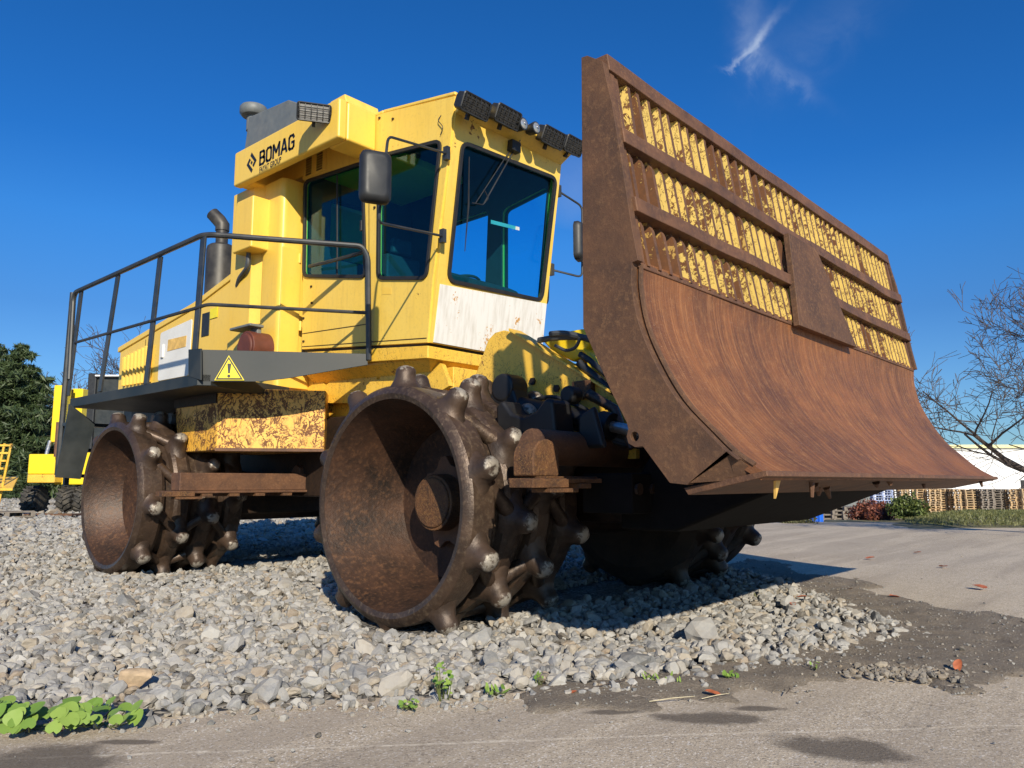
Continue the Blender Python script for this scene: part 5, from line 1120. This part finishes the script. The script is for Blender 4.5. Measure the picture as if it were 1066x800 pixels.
# ---------------------------------------------------------------- small foreground things
def leafshape(g, c, az, tilt, s, cup=.15, roundness=1.0, n_=10):
    """rounded leaf as a fan, slightly folded along the midrib"""
    a = Vector((math.cos(az), math.sin(az), 0)); u = a*math.cos(tilt)+Uv*math.sin(tilt); v = Vector((-a.y, a.x, 0)); nn = u.cross(v)
    rim = []
    for i in range(n_):
        t = 2*math.pi*i/n_; r_ = s*(1+.07*math.sin(3*t+s*99)); uu = math.cos(t)*r_; vv = math.sin(t)*r_*roundness
        if i == n_//2: uu *= .55
        rim.append(c+u*uu+v*vv+nn*(cup*abs(vv))+nn*.02*s*math.sin(5*t))
    g.add([c]+rim, [(0, i+1, (i+1) % n_+1) for i in range(n_)])
def weed(name, cpx, cpy, spreadp, nl, s, label, mt='weed', hgt=.05, seed=1, roundness=1.0, cat='weed', tall=0):
    rd = random.Random(seed); base = at(cpx, cpy, 'z', 0); base.z = .01; root = empty(name, base, label=label, cat=cat); st = G(); 
    for i in range(nl):
        dx = rd.uniform(-1, 1)*spreadp; dy = rd.uniform(-.5, .5)*min(spreadp, 12)*1.0
        c = at(cpx+dx, cpy+dy*(1.6 if nl > 14 else .5), 'z', .02); c.z = rd.uniform(.4, 1)*hgt+.015+tall*rd.random()
        g = G(); leafshape(g, c, math.atan2(Dv.y, Dv.x)+rd.uniform(-.9, .9), rd.uniform(.2, 1.0), s*rd.uniform(.55, 1.2), .12, roundness, 16)
        lo = obj('leaf', g, M[mt], root, fix=False, smooth=60); aa = lo.data.attributes.new('tint', 'FLOAT', 'POINT'); aa.data.foreach_set('value', [rd.random()]*len(lo.data.vertices))
        if i % 2 == 0 or nl < 15: st.tube([Vector((base.x, base.y, .004)), Vector((base.x*.4+c.x*.6, base.y*.4+c.y*.6, .012)), c-Uv*.01], [.0028, .0024, .0016], 5)
    obj('stems', st, M['greenbush'] if False else M['weedstem'], root, fix=False); return root
M['weedstem'] = plain('weed_stem', (.14, .17, .05), .6)
weed('broadleaf_weed', 32, 758, 46, 46, .028, 'bright green round leaved weed clump at the lower left corner', hgt=.075, seed=4)
weed('broadleaf_weed', 108, 754, 36, 26, .028, 'bright green round leaved weeds just left of the pale broken rock', hgt=.065, seed=6)
weed('clover_weed', 462, 727, 9, 26, .011, 'upright small leaved green weed below the front wheel', hgt=.05, seed=8, tall=.09)
weed('clover_weed', 428, 737, 12, 14, .009, 'tiny low weed left of the upright one', hgt=.03, seed=9)
weed('grass_weed', 515, 724, 12, 9, .022, 'pale narrow leaved weed right of the upright one', hgt=.04, seed=10, roundness=.35)
weed('clover_weed', 561, 714, 4, 8, .013, 'lone dark green sprig at the gravel edge under the blade', hgt=.05, seed=12, roundness=.5, tall=.03)
weed('grass_weed', 690, 710, 20, 14, .018, 'sparse grassy weeds on the gravel edge below the blade', hgt=.04, seed=13, roundness=.25)
weed('clover_weed', 762, 707, 8, 10, .014, 'small green weed by the gravel right of the grassy weeds', hgt=.035, seed=14, roundness=.6)
weed('clover_weed', 845, 696, 7, 5, .010, 'tiny weed between stones near the dirt', hgt=.03, seed=15, roundness=.6)
weed('grass_weed', 800, 622, 14, 12, .02, 'weeds at the gravel edge touched by the blade shadow', mt='olive', hgt=.03, seed=16, roundness=.3)
# fallen leaves
FL = [(998, 702, .032, 'curled rust red leaf standing on the dark dirt at the right', 1), (742, 727, .035, 'orange red leaf lying flat below the gravel', 0), (884, 616, .05, 'red leaf beside the tip of the blade shadow', 0), (835, 632, .04, 'red leaf among stones under the blade end', 0), (826, 640, .035, 'small red leaf lower in the stones', 0), (932, 624, .045, 'orange leaf on the dark dirt strip', 0), (982, 592, .06, 'brown leaf lying out on the pale road', 0), (906, 583, .06, 'brown leaf on the road beyond the shadow', 0), (1020, 614, .07, 'dark leaf on the road at the right', 0), (58, 768, .025, 'red leaf under the weeds at the lower left', 0), (955, 577, .05, 'distant small brown leaf on the road', 0), (597, 726, .02, 'tiny red leaf by the dirt line', 0)]
M['straw'] = plain('dry_straw', (.48, .42, .28), .7)
M['redleaf'] = plain('fallen_leaf_red', (.42, .12, .05), .6, var=.3, scale=30)
for i, (px, py, s, lab, stand) in enumerate(FL):
    c = at(px, py, 'z', 0); c.z = .02+.02*stand+(.05 if py in (632, 640) else 0); g = G(); leafshape(g, c, i*1.7, .9 if stand else .15, s, .35, .62, 12); obj('fallen_leaf', g, M['redleaf'], None, fix=False, smooth=60, label=lab, cat='leaf', group='fallen autumn leaves')
n = 26000; x, y, d = scatter(n, 1.8, 6.5); z, sb = bedz(x, y); k_ = (np.abs(sb+.03) < .16*rng.random(n)+.02); x, y, z, sb = x[k_], y[k_], z[k_], sb[k_]
s = .0065*np.exp(rng.normal(0, .5, len(x))); stones('gravel_fines', x, y, np.where(sb > 0, z, 0)+s*.4, s, 1, M['stone'], pal=PAL*.8, kind='stuff', label='small chips and fines along the front edge of the gravel', cat='gravel')
# pale broken rock
M['sandrock'] = plain('sand_rock', (.42, .31, .20), .85, var=.25, scale=25, b_=.8)
def rock(name, px, py, sx, sy, sz, az, mt, label, seed, z=0.):
    r = np.random.default_rng(seed); v, f = icos(3); s = v.copy()
    for j in range(12):
        nn = r.normal(size=3); nn /= np.linalg.norm(nn); d = r.uniform(.38, .8); k = s@nn; s -= np.maximum(0, k-d)[:, None]*nn
    s += r.normal(scale=.012, size=s.shape); s *= [sx, sy, sz]; c, s_ = math.cos(az), math.sin(az); s = s@np.array([[c, s_, 0], [-s_, c, 0], [0, 0, 1]]); p = at(px, py, 'z', 0)
    o = np_obj(name, s, f, mt, smooth=False, label=label, cat='rock'); o.location = (p.x, p.y, z+sz*.4)
rock('broken_rock', 137, 727, .11, .045, .055, aR+.35, M['sandrock'], 'pale tan broken rock slab behind the weeds at lower left', 5, .045)
rock('rock', 165, 738, .055, .05, .045, aR, M['sandrock'] and plain('grey_rock', (.33, .32, .30), .85, var=.25, scale=20, b_=.6), 'grey angular rock just right of the tan broken rock', 9, .02)
rock('rock', 918, 697, .055, .04, .03, aR+.4, plain('brown_rock', (.34, .29, .22), .85, var=.25, scale=20, b_=.6), 'brown rock on the dirt crumbs at the right of the gravel', 12, .0)
# crumbs of dried mud near that rock
n = 420; px_ = rng.normal(935, 26, n); py_ = 703+rng.normal(0, 3.2, n)+.02*(px_-935); C = np.array([at(a, b, 'z', 0)[:] for a, b in zip(px_, py_)])
stones('mud_crumbs', C[:, 0], C[:, 1], C[:, 2]+.012, np.abs(rng.normal(.010, .005, n))+.003, 1, M['stone'], pal=PAL*np.array([.62, .55, .47]), kind='stuff', label='brown dried mud crumbs heaped at the edge of the dirt', cat='mud crumbs')
# bits of straw and twigs on the verge
for i, (px, py, L, az) in enumerate(((700, 733, .10, .2), (745, 730, .07, .4), (640, 716, .16, .5), (820, 724, .05, 1.1))):
    p = at(px, py, 'z', 0); p.z = .02; a_ = aR+az; d_ = Vector((math.cos(a_), math.sin(a_), .05)); g = G(); g.tube([p-d_*L, p+Uv*.006+d_.cross(Uv)*.01, p+d_*L], [.0018, .002, .001], 5); obj('twig', g, M['straw'] if i < 2 else M['twig'], None, fix=False, label=['pale straw stalk below the grassy weeds', 'short pale straw stalk right of the longer one', 'thin grey twig on the gravel edge', 'short twig on dark dirt at right'][i], cat='twig')
